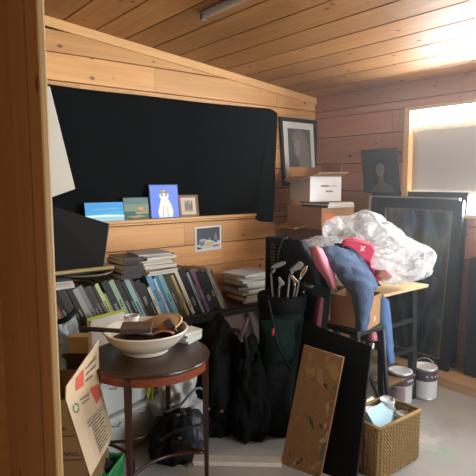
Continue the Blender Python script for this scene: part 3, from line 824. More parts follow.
# ------------------------------------------------------------------ round table
TC = at(152, 477, Z=0); TH = .65; R_ = .298
t = thing('round_table', 'small round mahogany table carrying the white bowl', 'table', (TC.x, TC.y, 0))
mb = MB(); mb.lathe([(R_ - .01, TH - .018), (R_ - .002, TH - .015), (R_, TH - .008), (R_ - .003, TH - .001), (R_ - .008, TH)], (TC.x, TC.y, 0), 64); mb.build('tabletop', MAHOG, t, smooth=False, bevel=0)
mb = MB(); mb.lathe([(R_ - .010, TH - .058), (R_ - .008, TH - .018), (R_ - .03, TH - .018), (R_ - .03, TH - .058), (R_ - .010, TH - .058)], (TC.x, TC.y, 0), 64, cap=False); mb.build('apron', MAHOR, t)
dv = V((FW.x, FW.y, 0)).normalized(); LR = R_ - .016
tops, feet = [], []
for k in range(4):
    a = math.radians(-10 + 90 * k)
    d = RT * math.cos(a) + dv * math.sin(a)
    u = d.cross(V((0, 0, 1)))
    tp = V((TC.x, TC.y, TH - .019)) + d * LR; ft = V((TC.x, TC.y, 0)) + d * (LR + .005)
    w0, w1 = .0145, .009
    mb = MB(); mb.hexa([ft + d * sx * w1 + u * sy * w1 for sx, sy in ((-1, -1), (1, -1), (1, 1), (-1, 1))], [tp + d * sx * w0 + u * sy * w0 for sx, sy in ((-1, -1), (1, -1), (1, 1), (-1, 1))])
    mb.build('leg', MAHOG, t, bevel=.002); tops.append((d, u))
for k in range(4):
    d, u = tops[k]; d2, _ = tops[(k + 1) % 4]
    zc = .16; P0 = V((TC.x, TC.y, zc)) + d * (LR - .01); P2 = V((TC.x, TC.y, zc)) + d2 * (LR - .01); P1 = V((TC.x, TC.y, zc)) + (d + d2).normalized() * .05
    mb = MB(); mb.tube([lerp(lerp(P0, P1, s), lerp(P1, P2, s), s) for s in [q / 14 for q in range(15)]], .009, 8); mb.build('stretcher', MAHOG, t, smooth=True)

# bowl and its contents
BC = at(146, 351, Z=TH); BC.z = TH + .001
t = thing('ceramic_bowl', 'large off white footed bowl filled with odds and ends on the round table', 'bowl', BC)
prof = [(.105, 0), (.112, .004), (.104, .016), (.13, .026), (.165, .052), (.19, .082), (.203, .108), (.212, .116), (.208, .121), (.198, .116), (.184, .088), (.158, .058), (.12, .034), (.06, .024)]
mb = MB(); mb.lathe(prof, BC, 64); mb.build('bowl_body', CERAM, t, smooth=True)
bz = BC.z
mb = MB(); mb.blob((BC.x, BC.y, bz + .075), (.15, .15, .036), .2, 3, 4, 3); tag(mb.build('leather_pouch', mat('dark_leather', '#241611', .5, bump=.2), smooth=True), 'dark brown leather pouch at the bottom of the bowl', 'pouch')
def rightbox(mb, c, rr, ff, zz, sx, sy, sz, rz=0, tilt=0):
    pass
def inbowl(r_, f_, z_): return V((BC.x, BC.y, 0)) + RT * r_ + dv * f_ + V((0, 0, bz + z_))
yaw = math.degrees(math.atan2(RT.y, RT.x))
t = thing('wooden_box', 'flat dark wooden box lying on top of the things in the bowl', 'box', inbowl(-.03, -.02, .12))
M_ = Matrix.Translation(inbowl(-.035, -.05, .118)) @ Matrix.Rotation(math.radians(yaw + 4), 4, 'Z') @ Matrix.Rotation(math.radians(4), 4, 'X')
mb = MB(); mb.box(-.07, .075, -.05, .05, 0, .020, M_); mb.build('body', wood('brown_box', '#4a352a', '#2e2019', 'X', knots=False), t, bevel=.003)
mb = MB(); mb.box(-.072, .077, -.052, .052, .021, .030, M_); mb.build('lid', wood('brown_lid', '#5c4334', '#3a281e', 'X', knots=False), t, bevel=.003)
mb = MB(); mb.tube([inbowl(-.30, -.07, .135), inbowl(-.10, -.085, .128), inbowl(.05, -.10, .114)], [.012, .011, .009], 10); tag(mb.build('wooden_baton', mat('dark_stick', '#1d1512', .5), smooth=True), 'thick dark stick lying across the bowl rim', 'stick')
t = thing('straw_hat', 'tan straw disc with a bound rim propped at the back of the bowl', 'hat', inbowl(.06, .09, .09))
M_ = Matrix.Translation(inbowl(.055, .085, .112)) @ Matrix.Rotation(math.radians(yaw), 4, 'Z') @ Matrix.Rotation(math.radians(10), 4, 'X') @ Matrix.Rotation(math.radians(-12), 4, 'Y')
mb = MB(); mb.lathe([(.02, .012), (.07, .006), (.115, .0), (.115, -.006), (.07, -.001), (.02, .004)], M_.translation, 40, M=M_.to_3x3()); mb.build('disc', mat('straw', '#a5835d', .8, bump=.2, bscale=80), t, smooth=True)
mb = MB(); mb.tube([M_ @ V((.116 * math.cos(k * math.pi / 20), .116 * math.sin(k * math.pi / 20), -.002)) for k in range(40)], .006, 6, closed=True); mb.build('binding', mat('straw_rim', '#c0a077', .8), t, smooth=True)
rows = [[inbowl(.03 + .12 * a_, -.10 + .035 * b + .02 * math.sin(3 * a_), .105 + .028 * math.sin(2.6 * (a_ - .1)) * (1 - .25 * b) - .012 * a_) for a_ in [i / 8 for i in range(9)]] for b in range(4)]
mb = MB(); mb.grid(rows); tag(mb.build('leather_strap', mat('terracotta', '#a85f3e', .6), smooth=True, solid=.005), 'orange tan leather strap curling at the front of the bowl', 'strap')
t = thing('folded_glasses_case', 'dark hinged case standing near the right rim of the bowl', 'case', inbowl(.14, .02, .1))
M_ = Matrix.Translation(inbowl(.135, .02, .085)) @ Matrix.Rotation(math.radians(yaw + 20), 4, 'Z') @ Matrix.Rotation(math.radians(-25), 4, 'Y')
mb = MB(); mb.box(-.02, .02, -.06, .06, 0, .045, M_); mb.build('body', mat('case_dark', '#2c1a14', .4), t, bevel=.008, seg=3)
mb = MB(); mb.box(-.021, .021, -.061, .061, .047, .062, M_); mb.build('lid', mat('case_dark2', '#37201a', .4), t, bevel=.007, seg=3)
# white cup behind the bowl
q = at(123, 327, D=2.72)
t = thing('white_cup', 'white cup behind the bowl on the far side of the round table', 'cup', (q.x, q.y, TH + .001))
cx = V((TC.x, TC.y, 0)) - RT * .13 + dv * .225
mb = MB(); mb.lathe([(.026, 0), (.03, .004), (.036, .05), (.039, .125), (.036, .125), (.033, .05), (.02, .008)], (cx.x, cx.y, TH + .001), 28); mb.build('cup_body', mat('cup_white', '#d5d3cf', .4), t, smooth=True)
mb = MB(); mb.lathe([(.0405, .12), (.0405, .13), (.034, .13), (.034, .12)], (cx.x, cx.y, TH + .001), 28, cap=False); mb.build('cup_rim', mat('cup_white', '#d5d3cf', .4), t, smooth=True)
# small books on the table
z = TH + .001; q = at(188, 340, Z=TH)
for i, (c, th, a_, wd) in enumerate([('#b9c0bd', .014, 6, 'grey green'), ('#cdd0cb', .015, -4, 'white'), ('#a9b3b0', .013, 3, 'grey'), ('#c9cec2', .012, -8, 'pale green')]):
    mag('booklet', f'small {wd} booklet, {ORD[i]} from the bottom of the stack beside the bowl', 'booklets on the round table', q.x, q.y, z, .095, .125, th, yaw - 35 + a_, c, cat='book')
    z += th + .0006
M_ = TR((q.x, q.y, z), yaw - 43)

# ------------------------------------------------------------------ white storage boxes behind the table
def tote(label, cx, cy, z, sx, sy, sz, rz, group):
    M_ = TR((cx, cy, z), rz); t = thing('storage_box', label, 'storage box', (cx, cy, z), group)
    mb = MB(); k = .93
    a = [(-sx / 2 * k, -sy / 2 * k), (sx / 2 * k, -sy / 2 * k), (sx / 2 * k, sy / 2 * k), (-sx / 2 * k, sy / 2 * k)]; b = [(-sx / 2, -sy / 2), (sx / 2, -sy / 2), (sx / 2, sy / 2), (-sx / 2, sy / 2)]
    mb.hexa([M_ @ V((*p, 0)) for p in a], [M_ @ V((*p, sz - .03)) for p in b]); mb.build('body', WPLAST, t, bevel=.012, seg=3)
    mb = MB(); mb.box(-sx / 2 - .012, sx / 2 + .012, -sy / 2 - .012, sy / 2 + .012, sz - .028, sz - .004, M_); mb.build('lid', WPLAST, t, bevel=.008, seg=3)
    for s in (-.5, .5):
        mb = MB(); mb.tube([M_ @ V((sx / 2 + .006, s * sy * .5 - .03, sz - .05)), M_ @ V((sx / 2 + .018, s * sy * .5, sz - .062)), M_ @ V((sx / 2 + .006, s * sy * .5 + .03, sz - .05))], .004, 6); mb.build('clip', mat('clip_grey', '#9a9c9a', .5), t, smooth=True)
    return t
q0, q1 = at(103, 466, Z=0), at(157, 436, Z=0)
d_ = (q1 - q0).normalized(); rz = math.degrees(math.atan2(d_.y, d_.x)) - 90
ctr = (q0 + q1) / 2 + V((-d_.y, d_.x, 0)) * .14
tote('white lidded storage box standing on the floor behind the round table', ctr.x, ctr.y, .002, .27, .40, .24, rz, 'white storage boxes')
tote('white lidded storage box stacked on another white box behind the table', ctr.x - .005, ctr.y - .015, .244, .27, .40, .21, rz + 3, 'white storage boxes')
# yellow-green sheet folded
q = at(150, 386, D=2.78)
rows = [[q + RT * (-.03 + .02 * i + .012 * j) + V((0, 0, .06 - .03 * i - .0 * j)) + dv * (.02 * j) for j in range(3)] for i in range(5)]
a = V((-2.52, 1.50, .0))
mb = MB(); mb.slab([q + RT * -.035 + V((0, 0, .07)), q + RT * .045 + V((0, 0, .07)), q + RT * .02 + V((0, 0, -.03)), q + RT * -.012 + V((0, 0, -.05))], dv * .006)
# white plastic bags to the right of the boxes
WBAG = mat('white_bag', '#b4b6b4', .45, var=.04, bump=.25, bscale=18)
c_ = at(183, 402, D=2.98)
mb = MB(); mb.blob((c_.x, c_.y, .20), (.15, .15, .21), .55, 1.9, 21, 5, flat=.003, oct=4)
tag(mb.build('plastic_bag', WBAG, smooth=True), 'crumpled white plastic bag on the floor between the storage boxes and black bags', 'bag')
q = at(150, 384, D=2.75)
mb = MB(); rows = [[q + RT * (.05 * (j / 4 - .5) * (1 - .5 * i / 6)) + V((0, 0, .06 - .025 * i)) + dv * (.01 * math.sin(j * 1.5 + i)) for j in range(5)] for i in range(7)]
mb.grid(rows)
tag(mb.build('lime_leaflet', mat('lime_green', '#8f9a35', .6), solid=.003), 'yellow green leaflet tucked between white box and white bag', 'leaflet')
# black rucksack with grey straps and buckles
c_ = at(172, 424, D=2.72)
t = thing('rucksack', 'slumped black rucksack with grey strap under the far side of the table', 'bag', (c_.x, c_.y, .002))
mb = MB(); mb.blob((c_.x, c_.y, .12), (.13, .12, .15), .28, 1.6, 5, 5, flat=.003, oct=2); mb.build('body', BLACKN, t, smooth=True)
c2 = at(190, 412, D=2.72)
mb = MB(); mb.blob((c2.x, c2.y, .15), (.09, .08, .13), .25, 1.8, 15, 4, flat=.06, oct=2); mb.build('pocket', mat('slate_nylon', '#22282d', .5, bump=.3), t, smooth=True)
mb = MB(); mb.tube(crv([at(166, 412, D=2.60), at(180, 405, D=2.58), at(192, 392, D=2.58), at(199, 388, D=2.6), at(204, 392, D=2.62), at(205, 402, D=2.62)], 6), .006, 6); mb.build('strap', mat('strap_grey', '#59656d', .5), t, smooth=True)
mb = MB(); mb.tube(crv([at(160, 441, D=2.60), at(170, 434, D=2.55), at(186, 428, D=2.52), at(203, 424, D=2.55)], 6), .008, 6); mb.build('strap', mat('strap_dark', '#191c1e', .6), t, smooth=True)
for (x, y) in ((178, 415), (207, 387), (180, 438), (222, 411)):
    q = at(x, y, D=2.57); mb = MB(); M_ = Matrix.Translation(q) @ FW.to_track_quat('Z', 'Y').to_matrix().to_4x4()
    mb.tube([M_ @ V(p) for p in ((-.006, -.005, 0), (.006, -.005, 0), (.006, .005, 0), (-.006, .005, 0))], .0018, 6, closed=True); mb.build('buckle', CHROME, t, smooth=True)

# big black holdall in front of the glazed picture
t = thing('holdall', 'large black holdall slumped on the floor between table and golf bag', 'bag', (-2.33, 1.76, .002))
mb = MB(); mb.blob((-2.37, 1.75, .28), (.18, .21, .36), .26, 1.4, 33, 5, flat=.003, rot=.6, oct=3)
mb.build('body', BLACKF, t, smooth=True)
mb = MB(); mb.tube(crv([at(214, 352, D=2.85), at(222, 336, D=2.8), at(234, 330, D=2.8), at(244, 336, D=2.8), at(247, 355, D=2.85)], 8), .012, 8); mb.build('handle', mat('web_black', '#15171a', .7), t, smooth=True)
mb = MB(); mb.tube(crv([at(240, 338, D=2.74), at(244, 328, D=2.72), at(248, 318, D=2.74)], 8), .010, 8); mb.build('grip', mat('tan_grip', '#4e3a31', .7), t, smooth=True)

c_ = at(250, 405, D=2.95)
t = thing('black_sack', 'plain black sack squeezed between the holdall and the golf bag', 'bag', (c_.x, c_.y, .002))
mb = MB(); mb.blob((c_.x, c_.y, .25), (.12, .12, .30), .3, 1.6, 41, 5, flat=.003, rot=.3, oct=3); mb.build('body', BLACKF, t, smooth=True)
mb = MB(); mb.blob((c_.x + .01, c_.y, .57), (.035, .035, .06), .3, 2, 6, 4); mb.build('gathered_neck', BLACKN, t, smooth=True)

# ------------------------------------------------------------------ golf bag and clubs
G0 = at(280, 436, Z=0) + dv * .10; GT = at(282, 293, D=3.02)
ax = (GT - G0); GL = ax.length; axn = ax.normalized()
Mg = Matrix.Translation(G0) @ axn.to_track_quat('Z', 'Y').to_matrix().to_4x4()
Mg3 = axn.to_track_quat('Z', 'Y').to_matrix()
t = thing('golf_bag', 'dark green and black golf bag standing with club heads showing', 'golf bag', G0)
mb = MB(); mb.lathe([(.115, .004), (.125, .02), (.128, GL * .45), (.134, GL * .9), (.134, GL - .05), (.118, GL - .05), (.10, GL * .5), (.02, .4)], G0, 40, M=Mg3); mb.build('body', GREENF, t, smooth=True, bevel=0)
mb = MB(); mb.lathe([(.137, GL - .10), (.145, GL - .085), (.147, GL - .01), (.14, GL), (.125, GL), (.122, GL - .09)], G0, 40, M=Mg3, cap=False); mb.build('collar', BLACKN, t, smooth=True)
mb = MB(); mb.lathe([(.118, 0), (.133, .004), (.135, .05), (.13, .06), (.12, .06)], G0, 40, M=Mg3, cap=False); mb.build('foot', BLACKN, t, smooth=True)
front = -(dv) + RT * -.25
pc = G0 + axn * (GL * .30) + front.normalized() * .115
mb = MB(); mb.blob(pc, (.10, .06, .20), .15, 2, 4, 4, boxy=.6, rot=math.atan2(RT.y, RT.x), flat=.02); mb.build('pocket', mat('pocket_black', '#101517', .7, bump=.3), t, smooth=True)
pc2 = G0 + axn * (GL * .70) + front.normalized() * .13
rows = loft([[pc2 + RT * -.10 + V((0, 0, .12)), pc2 + RT * -.02 + V((0, 0, .14)) - dv * .02, pc2 + RT * .09 + V((0, 0, .13))],
             [pc2 + RT * -.07 + V((0, 0, .0)) - dv * .01, pc2 + RT * .0 + V((0, 0, -.01)) - dv * .04, pc2 + RT * .10 - dv * .01],
             [pc2 + RT * -.10 + V((0, 0, -.15)), pc2 + RT * -.03 + V((0, 0, -.13)) - dv * .035, pc2 + RT * .11 + V((0, 0, -.10)) - dv * .02]], 6, 6, .008, 14)
mb = MB(); mb.grid(rows); mb.build('rain_hood', mat('teal_nylon', '#0d221f', .75, bump=.2), t, smooth=True, solid=.005)
mb = MB(); mb.tube(crv([at(268, 300, D=2.83), at(272, 318, D=2.80), at(278, 345, D=2.80), at(292, 372, D=2.82)], 6), .008, 6); mb.build('strap', mat('web_black', '#15171a', .7), t, smooth=True)
q = at(273, 332, D=2.79); mb = MB(); mb.blob(q, (.008, .008, .022), .1, 3, 1, 3); mb.build('zip_pull', mat('red_tag', '#a0222b', .5), t, smooth=True)
def club(label, hx, hy, kind, sx0, sy0, D_, tilt=0, size=1.0, metal=CHROME):
    """head centred near pixel hx,hy at depth D_, shaft running down into the bag mouth"""
    h = at(hx, hy, D=D_); s = at(sx0, sy0, D=D_)
    t = thing('golf_club', label, 'golf club', s, 'golf clubs')
    foot = G0 + axn * (.42) + (s - GT - axn * 0) * .25
    mb = MB(); mb.tube([foot, s], .0055, 8); mb.build('shaft', SHAFT, t, smooth=True)
    mb = MB(); dirx = (h - s); 
    mb.tube([s, lerp(s, h, .55)], .007, 8); mb.build('hosel', metal, t, smooth=True)
    R3 = Matrix((RT, dv, V((0, 0, 1)))).transposed() @ Matrix.Rotation(math.radians(tilt), 3, 'Y')
    M_ = Matrix.Translation(h) @ R3.to_4x4()
    mb = MB()
    if kind == 'iron':
        o = [(-.036, -.010), (-.012, -.016), (.022, -.018), (.040, -.006), (.040, .012), (.026, .022), (-.004, .012), (-.034, .004)]
        mb.hexa([M_ @ V((x * size, -.007, z_ * size)) for x, z_ in o], [M_ @ V((x * size, .007, z_ * size + .004)) for x, z_ in o]); mb.build('head', metal, t, bevel=.003)
    elif kind == 'putter':
        o = ell(0, 0, .042 * size, .013 * size, 18)
        mb.hexa([M_ @ V((x, -.010, z_)) for x, z_ in o], [M_ @ V((x, .010, z_)) for x, z_ in o]); mb.build('head', metal, t, bevel=.004)
    else:
        mb.lathe([(.004, -.022), (.03, -.02), (.042, -.006), (.04, .008), (.026, .02), (.004, .025)], h, 24, M=R3, sx=size, sy=size * .85); mb.build('head', metal, t, smooth=True)
SHAFT = mat('shaft_steel', '#8a8b8d', .4, .5)
IRON = mat('dull_iron', '#828386', .4, .6)
club('golf club with a flat silver blade head, nearest the plank wall', 278.5, 265, 'putter', 271, 274, 2.98, -20, 1.1, IRON)
club('golf iron with the largest silver head, tilted in the bag centre', 296, 267.5, 'iron', 289.5, 276, 2.97, -25, 1.15, IRON)
club('slim golf iron seen edge on, beside the largest silver head', 303.5, 271.5, 'putter', 299, 281, 2.99, -62, 1.0, CHROME)
club('small golf iron low in the bag under the flat blade', 280.5, 281, 'iron', 279, 289, 2.96, 70, .75, IRON)
club('small golf iron sitting low between the two silver irons', 294, 279, 'iron', 295, 287, 2.99, 60, .75, CHROME)
club('dark golf club with a rounded wooden head, farthest to the right in the bag', 309, 285.5, 'wood', 304, 291, 3.04, 0, 1.0, mat('club_wood', '#2a211d', .35, coat=.4))
club('dark metal golf wood standing above the rounded wooden head', 310.5, 275.5, 'wood', 308, 285, 3.08, 35, .8, mat('club_dark', '#3a3b3d', .35, .5))

# tall black carry bag with lettering marks behind the clubs
t = thing('carry_bag', 'tall narrow black carry bag with pale lettering behind the golf clubs', 'bag', (-2.42, 2.13, .002))
b0 = at(266, 237.5, D=3.3); b1 = at(289, 240, D=3.3)
dd = (b1 - b0); dd.z = 0; dd.normalize(); bk = V((-dd.y, dd.x, 0))
wd_ = (b1 - b0).length
pts0 = [V((b0.x, b0.y, .002)), V((b0.x, b0.y, .002)) + dd * wd_, V((b0.x, b0.y, .002)) + dd * wd_ + bk * .1, V((b0.x, b0.y, .002)) + bk * .1]
mb = MB(); mb.hexa(pts0, [p + V((0, 0, b0.z - .002)) for p in pts0]); mb.build('body', BLACKN, t, bevel=.018, seg=3)
rr = random.Random(2); fq = quad_plane(b0, b0 + dd * wd_, b0 - V((0, 0, .42)))
mb = MB(); z_ = .05
FN = None
def rtext(body, f, u, v, size, m, parent, rot=0, name='lettering', d=.001, W_=1, H_=1, extr=.0004, align='LEFT', shear=0):
    """letters laid on plane f starting at (u,v); size in metres; W_,H_ are the plane's size"""
    cu = bpy.data.curves.new('c', 'FONT'); cu.body = body; cu.size = size; cu.align_x = align; cu.shear = shear; cu.resolution_u = 2
    ob = bpy.data.objects.new('c', cu); COL.objects.link(ob)
    dg = bpy.context.evaluated_depsgraph_get(); me = bpy.data.meshes.new_from_object(ob.evaluated_get(dg)); bpy.data.objects.remove(ob)
    r = math.radians(rot); mbt = MB()
    vs = []
    for v_ in me.vertices:
        x, y = v_.co.x * math.cos(r) - v_.co.y * math.sin(r), v_.co.x * math.sin(r) + v_.co.y * math.cos(r)
        vs.append(mbt.bm.verts.new(f(u + x / W_, v - y / H_, d)))
    for p in me.polygons: mbt._f([vs[i] for i in p.vertices])
    bpy.data.meshes.remove(me)
    return mbt.build(name, m, parent)
def scribble(mb, f, u0, v0, u1, v1, n, d, rnd, horiz=True, fill=.7):
    """a line of small unreadable print: n little strokes along the way"""
    for i in range(n):
        a = i / n; b = (i + fill * rnd.uniform(.6, 1)) / n
        if horiz: pts = [(u0 + (u1 - u0) * a, v0), (u0 + (u1 - u0) * b, v0), (u0 + (u1 - u0) * b, v1 - (v1 - v0) * rnd.uniform(0, .3)), (u0 + (u1 - u0) * a, v1)]
        else: pts = [(u0, v0 + (v1 - v0) * a), (u1 - (u1 - u0) * rnd.uniform(0, .35), v0 + (v1 - v0) * a), (u1, v0 + (v1 - v0) * b), (u0, v0 + (v1 - v0) * b)]
        mb._f([mb.bm.verts.new(f(u, v, d)) for u, v in pts])
mb = MB(); scribble(mb, fq, .20, .10, .42, .58, 10, .002, rr, False); scribble(mb, fq, .48, .22, .58, .5, 12, .002, rr, False)
mb.build('lettering', mat('tan_print', '#5c5444', .7), t)
mb = MB(); mb.tube(crv([b0 + dd * wd_ * .5 + V((0, 0, -.12)) - bk * .004, b0 + dd * wd_ * .7 + V((0, 0, -.02)) - bk * .006, b0 + dd * wd_ * .95 + V((0, 0, .0))], 6), .006, 6); mb.build('piping', mat('piping_blue', '#3c464c', .5), t, smooth=True)

# ------------------------------------------------------------------ boards leaning in the foreground
a, b, c_, e = at(304, 345, Y=1.90), at(343, 357, Y=1.965), at(281, 462, Z=0.003), None
b = at(343.5, 357.5, Y=1.96); c_ = at(281, 463, Z=.003); e = c_ + (b - a); e.z = .003
f0 = quad_plane(a, b, c_)
mb = MB(); mb.hexa([f0(0, 0, -.016), f0(1, 0, -.016), f0(1, 1, -.016), f0(0, 1, -.016)], [f0(0, 0), f0(1, 0), f0(1, 1), f0(0, 1)])
pr = random.Random(12)
def splat(cx, cy, rx, ry, mi, rot=0):
    pts = []
    for k in range(13):
        q = 2 * math.pi * k / 13; r = pr.uniform(.65, 1.2); x, y = rx * r * math.cos(q), ry * r * math.sin(q)
        pts.append((cx + x * math.cos(rot) - y * math.sin(rot) * .4, cy + x * math.sin(rot) * .4 + y * math.cos(rot)))
    pts = [(min(.985, max(.015, u)), min(.99, max(.01, v))) for u, v in pts]
    mb.mi = mi; mb._f([mb.bm.verts.new(f0(u, v, .0006 + .00012 * pr.random())) for u, v in pts])
for i in range(14): splat(pr.uniform(.1, .9), pr.uniform(.03, .24), pr.uniform(.05, .12), pr.uniform(.03, .07), pr.choice([1, 1, 2, 5]), pr.uniform(-1, 1))
for i in range(18): splat(pr.uniform(.82, .97), pr.uniform(.25, .95), pr.uniform(.03, .08), pr.uniform(.02, .05), pr.choice([1, 2, 4, 6, 3]), pr.uniform(-1, 1))
for i in range(22): splat(pr.uniform(.12, .95), pr.uniform(.86, .98), pr.uniform(.02, .06), pr.uniform(.01, .025), pr.choice([1, 3, 4, 6, 7]), pr.uniform(-1, 1))
for i in range(8): splat(pr.uniform(.05, .7), pr.uniform(.3, .8), pr.uniform(.015, .03), pr.uniform(.008, .015), pr.choice([1, 4]), 0)
splat(.36, .225, .12, .008, 4, .2); splat(.38, .25, .11, .008, 4, .2); splat(.72, .26, .09, .024, 7, .6); splat(.55, .585, .13, .03, 7, .9); splat(.4, .55, .09, .014, 4, .5); splat(.80, .58, .05, .018, 7, .4); splat(.93, .77, .05, .09, 4)
tag(mb.build('palette_board', [wood('hardboard', '#81603c', '#6a4c2e', 'Z', knots=False, tint=.05), cm('#8c7245'), cm('#7d6c50'), cm('#7b4a38'), cm('#4d5150'), cm('#8a7146'), cm('#8f8a7c'), cm('#2a2a29')]),
    'brown hardboard with paint smears leaning against the black board', 'board')
a2, b2, c2 = at(303, 321, Y=2.055), at(371, 346, Y=2.135), None
e2 = at(354, 487, Z=.003)
c2 = e2 - (b2 - a2); c2.z = .003
f0 = quad_plane(a2, b2, c2)
t = thing('black_board', 'large black board leaning behind the paint smeared hardboard', 'board', lerp(c2, e2, .5))
mb = MB(); mb.hexa([f0(0, 0, -.018), f0(1, 0, -.018), f0(1, 1, -.018), f0(0, 1, -.018)], [f0(0, 0), f0(1, 0), f0(1, 1), f0(0, 1)]); mb.build('panel', mat('black_matt', '#08090a', .9), t, bevel=.003)
mb = MB(); mb.hexa([f0(1, 0, -.018), f0(1.006, 0, -.018), f0(1.006, 1, -.018), f0(1, 1, -.018)], [f0(1, 0), f0(1.006, 0), f0(1.006, 1), f0(1, 1)]); mb.build('edge', BLACKP, t)

# sticks on the floor
q0, q1 = at(194, 458.5, Z=.001), at(281, 460.5, Z=.001)
d_ = (q1 - q0).normalized(); n_ = V((d_.y, -d_.x, 0)) * .068
mb = MB(); mb.hexa([q0, q1, q1 + n_, q0 + n_], [p + V((0, 0, .024)) for p in (q0, q1, q1 + n_, q0 + n_)])
tag(mb.build('wood_strip', wood('grey_strip', '#c4beb0', '#a9a294', 'X', knots=False), bevel=.003), 'flat pale grey wood strip lying on the concrete floor', 'wood strip')
q0 = at(289, 463, Z=.001)
mb = MB(); mb.box(-.03, .028, -.022, .022, 0, .016, TR(q0, yaw - 30)); tag(mb.build('wood_offcut', wood('offcut', '#b9aa92', '#988a74', 'X', knots=False), bevel=.003), 'small pale wood offcut on the floor by the smeared hardboard', 'offcut')
q0 = at(190, 467, Z=.001)
mb = MB(); mb.box(-.012, .02, -.008, .03, 0, .012, TR(q0, yaw)); tag(mb.build('wood_chip', wood('chip', '#857968', '#6a6052', 'X', knots=False), bevel=.003), 'tiny dark wood chip beside the grey strip near the table leg', 'offcut')

# ------------------------------------------------------------------ cartons stacked by the corner
S0 = V((-3.12, 3.30, .001))
carton('cardboard_box', 'plain tall cardboard box at the bottom of the corner stack', TR((-3.05, 3.30, .002), 4), .46, .40, .76, CARDD, 'cardboard boxes stacked in the corner', open_top=False)
cc = at(308, 245, Y=3.18)
carton('cardboard_box', 'dark brown cardboard box under the open flapped box in the corner', TR((-3.07, 3.32, .772), 2), .40, .34, .315, CARDD, 'cardboard boxes stacked in the corner', open_top=False)
cb = at(318, 230, Y=3.14)
t = carton('cardboard_box', 'brown cardboard box with an orange label and one hanging flap in the corner', TR((-2.99, 3.27, 1.098), -3), .42, .38, .17, CARD, 'cardboard boxes stacked in the corner', open_top=False, flaps=[])
Mb = TR((-2.99, 3.27, 1.098), -3)
mb = MB(); mb.slab([Mb @ V(p) for p in ((-.205, -.192, .03), (.06, -.192, .03), (.04, -.33, .0), (-.19, -.33, .0))], (0, 0, .005)); mb.build('flap', CARD, t)
mb = MB(); mb.box(.2105, .2115, -.15, -.05, .02, .13, Mb); mb.build('label', mat('orange_label', '#c9764f', .7), t)
# discs/magazines under the white carton
z = 1.276
for i, (c, th, wd) in enumerate([('#4c4b4c', .016, 'dark grey'), ('#d5d7d8', .016, 'bright silver'), ('#77787a', .012, 'mid grey')]):
    mag('disc_case', f'{wd} slim case, {ORD[i]} from the bottom of the pile under the white box', 'slim cases under the white box', -2.90, 3.26 - .01 * i, z, .36, .28, th, -10 + 3 * i, c, cat='disc case'); z += th + .0006
Mw = TR((-3.035, 3.25, z + .001), -16, 0, 0)
t = carton('cardboard_box', 'white cardboard box with open brown flaps on top of the corner stack', Mw, .34, .30, .205, WHITEC, 'cardboard boxes stacked in the corner', flaps=[])
for nm, pts, th in (('flap', [(-.17, -.15, .206), (-.17, .15, .206), (-.235, .13, .29), (-.235, -.13, .29)], (.004, 0, .002)), ('flap', [(-.16, .15, .206), (.16, .15, .206), (.15, .17, .33), (-.15, .17, .33)], (0, -.004, 0)),
                    ('flap', [(.17, -.15, .206), (.17, .15, .206), (.29, .14, .235), (.29, -.14, .235)], (0, 0, .004)), ('flap', [(-.16, -.15, .206), (.16, -.15, .206), (.15, -.235, .17), (-.15, -.235, .17)], (0, 0, .004))):
    mb = MB(); mb.slab([Mw @ V(p) for p in pts], Mw.to_3x3() @ V(th)); mb.build(nm, CARD, t)
fw_ = lambda u, v, d=0: Mw @ V((.17 + d, -.15 + .30 * u, .205 * (1 - v)))
rr = random.Random(4)
mb = MB(); scribble(mb, fw_, .34, .34, .62, .42, 8, .001, rr, True, .85); scribble(mb, fw_, .64, .355, .86, .41, 8, .001, rr, True, .5); scribble(mb, fw_, .5, .56, .74, .63, 6, .001, rr, True, .8); mb.build('lettering', INK, t)

# ------------------------------------------------------------------ trestle table and stool
BL = mat('dark_trestle', '#17181a', .5)
t = thing('work_table', 'dark legged work table with a pale plywood top under the plastic bundle', 'table', (-2.2, 2.75, 0))
PLY = wood('plywood', '#cdb084', '#ab8d60', 'Y', knots=False, tint=.05)
mb = MB(); mb.box(-2.62, -1.845, 2.60, 3.10, .782, .80); mb.build('tabletop', PLY, t, bevel=.002)
for (x, y) in ((-1.90, 2.66), (-1.93, 3.04), (-2.56, 2.66), (-2.56, 3.04)):
    mb = MB(); k = .035 * (1 if x > -2.2 else -1); mb.hexa([V((x + k + s * .022, y + r * .022, .002)) for s, r in ((-1, -1), (1, -1), (1, 1), (-1, 1))], [V((x + s * .022, y + r * .022, .782)) for s, r in ((-1, -1), (1, -1), (1, 1), (-1, 1))]); mb.build('leg', BL, t, bevel=.003)
for z_ in (.17, .36, .56):
    for x in (-1.905, -2.56):
        k = .035 * (1 - z_ / .782) * (1 if x > -2.2 else -1); mb = MB(); mb.box(x + k - .010, x + k + .010, 2.678, 3.022, z_ - .012, z_ + .012); mb.build('rung', BL, t)
mb = MB(); mb.box(-1.99, -1.85, 2.68, 3.00, .1825, .196); mb.build('shelf_slat', wood('slat', '#8a6a45', '#6b4e30', 'Y', knots=False), t)
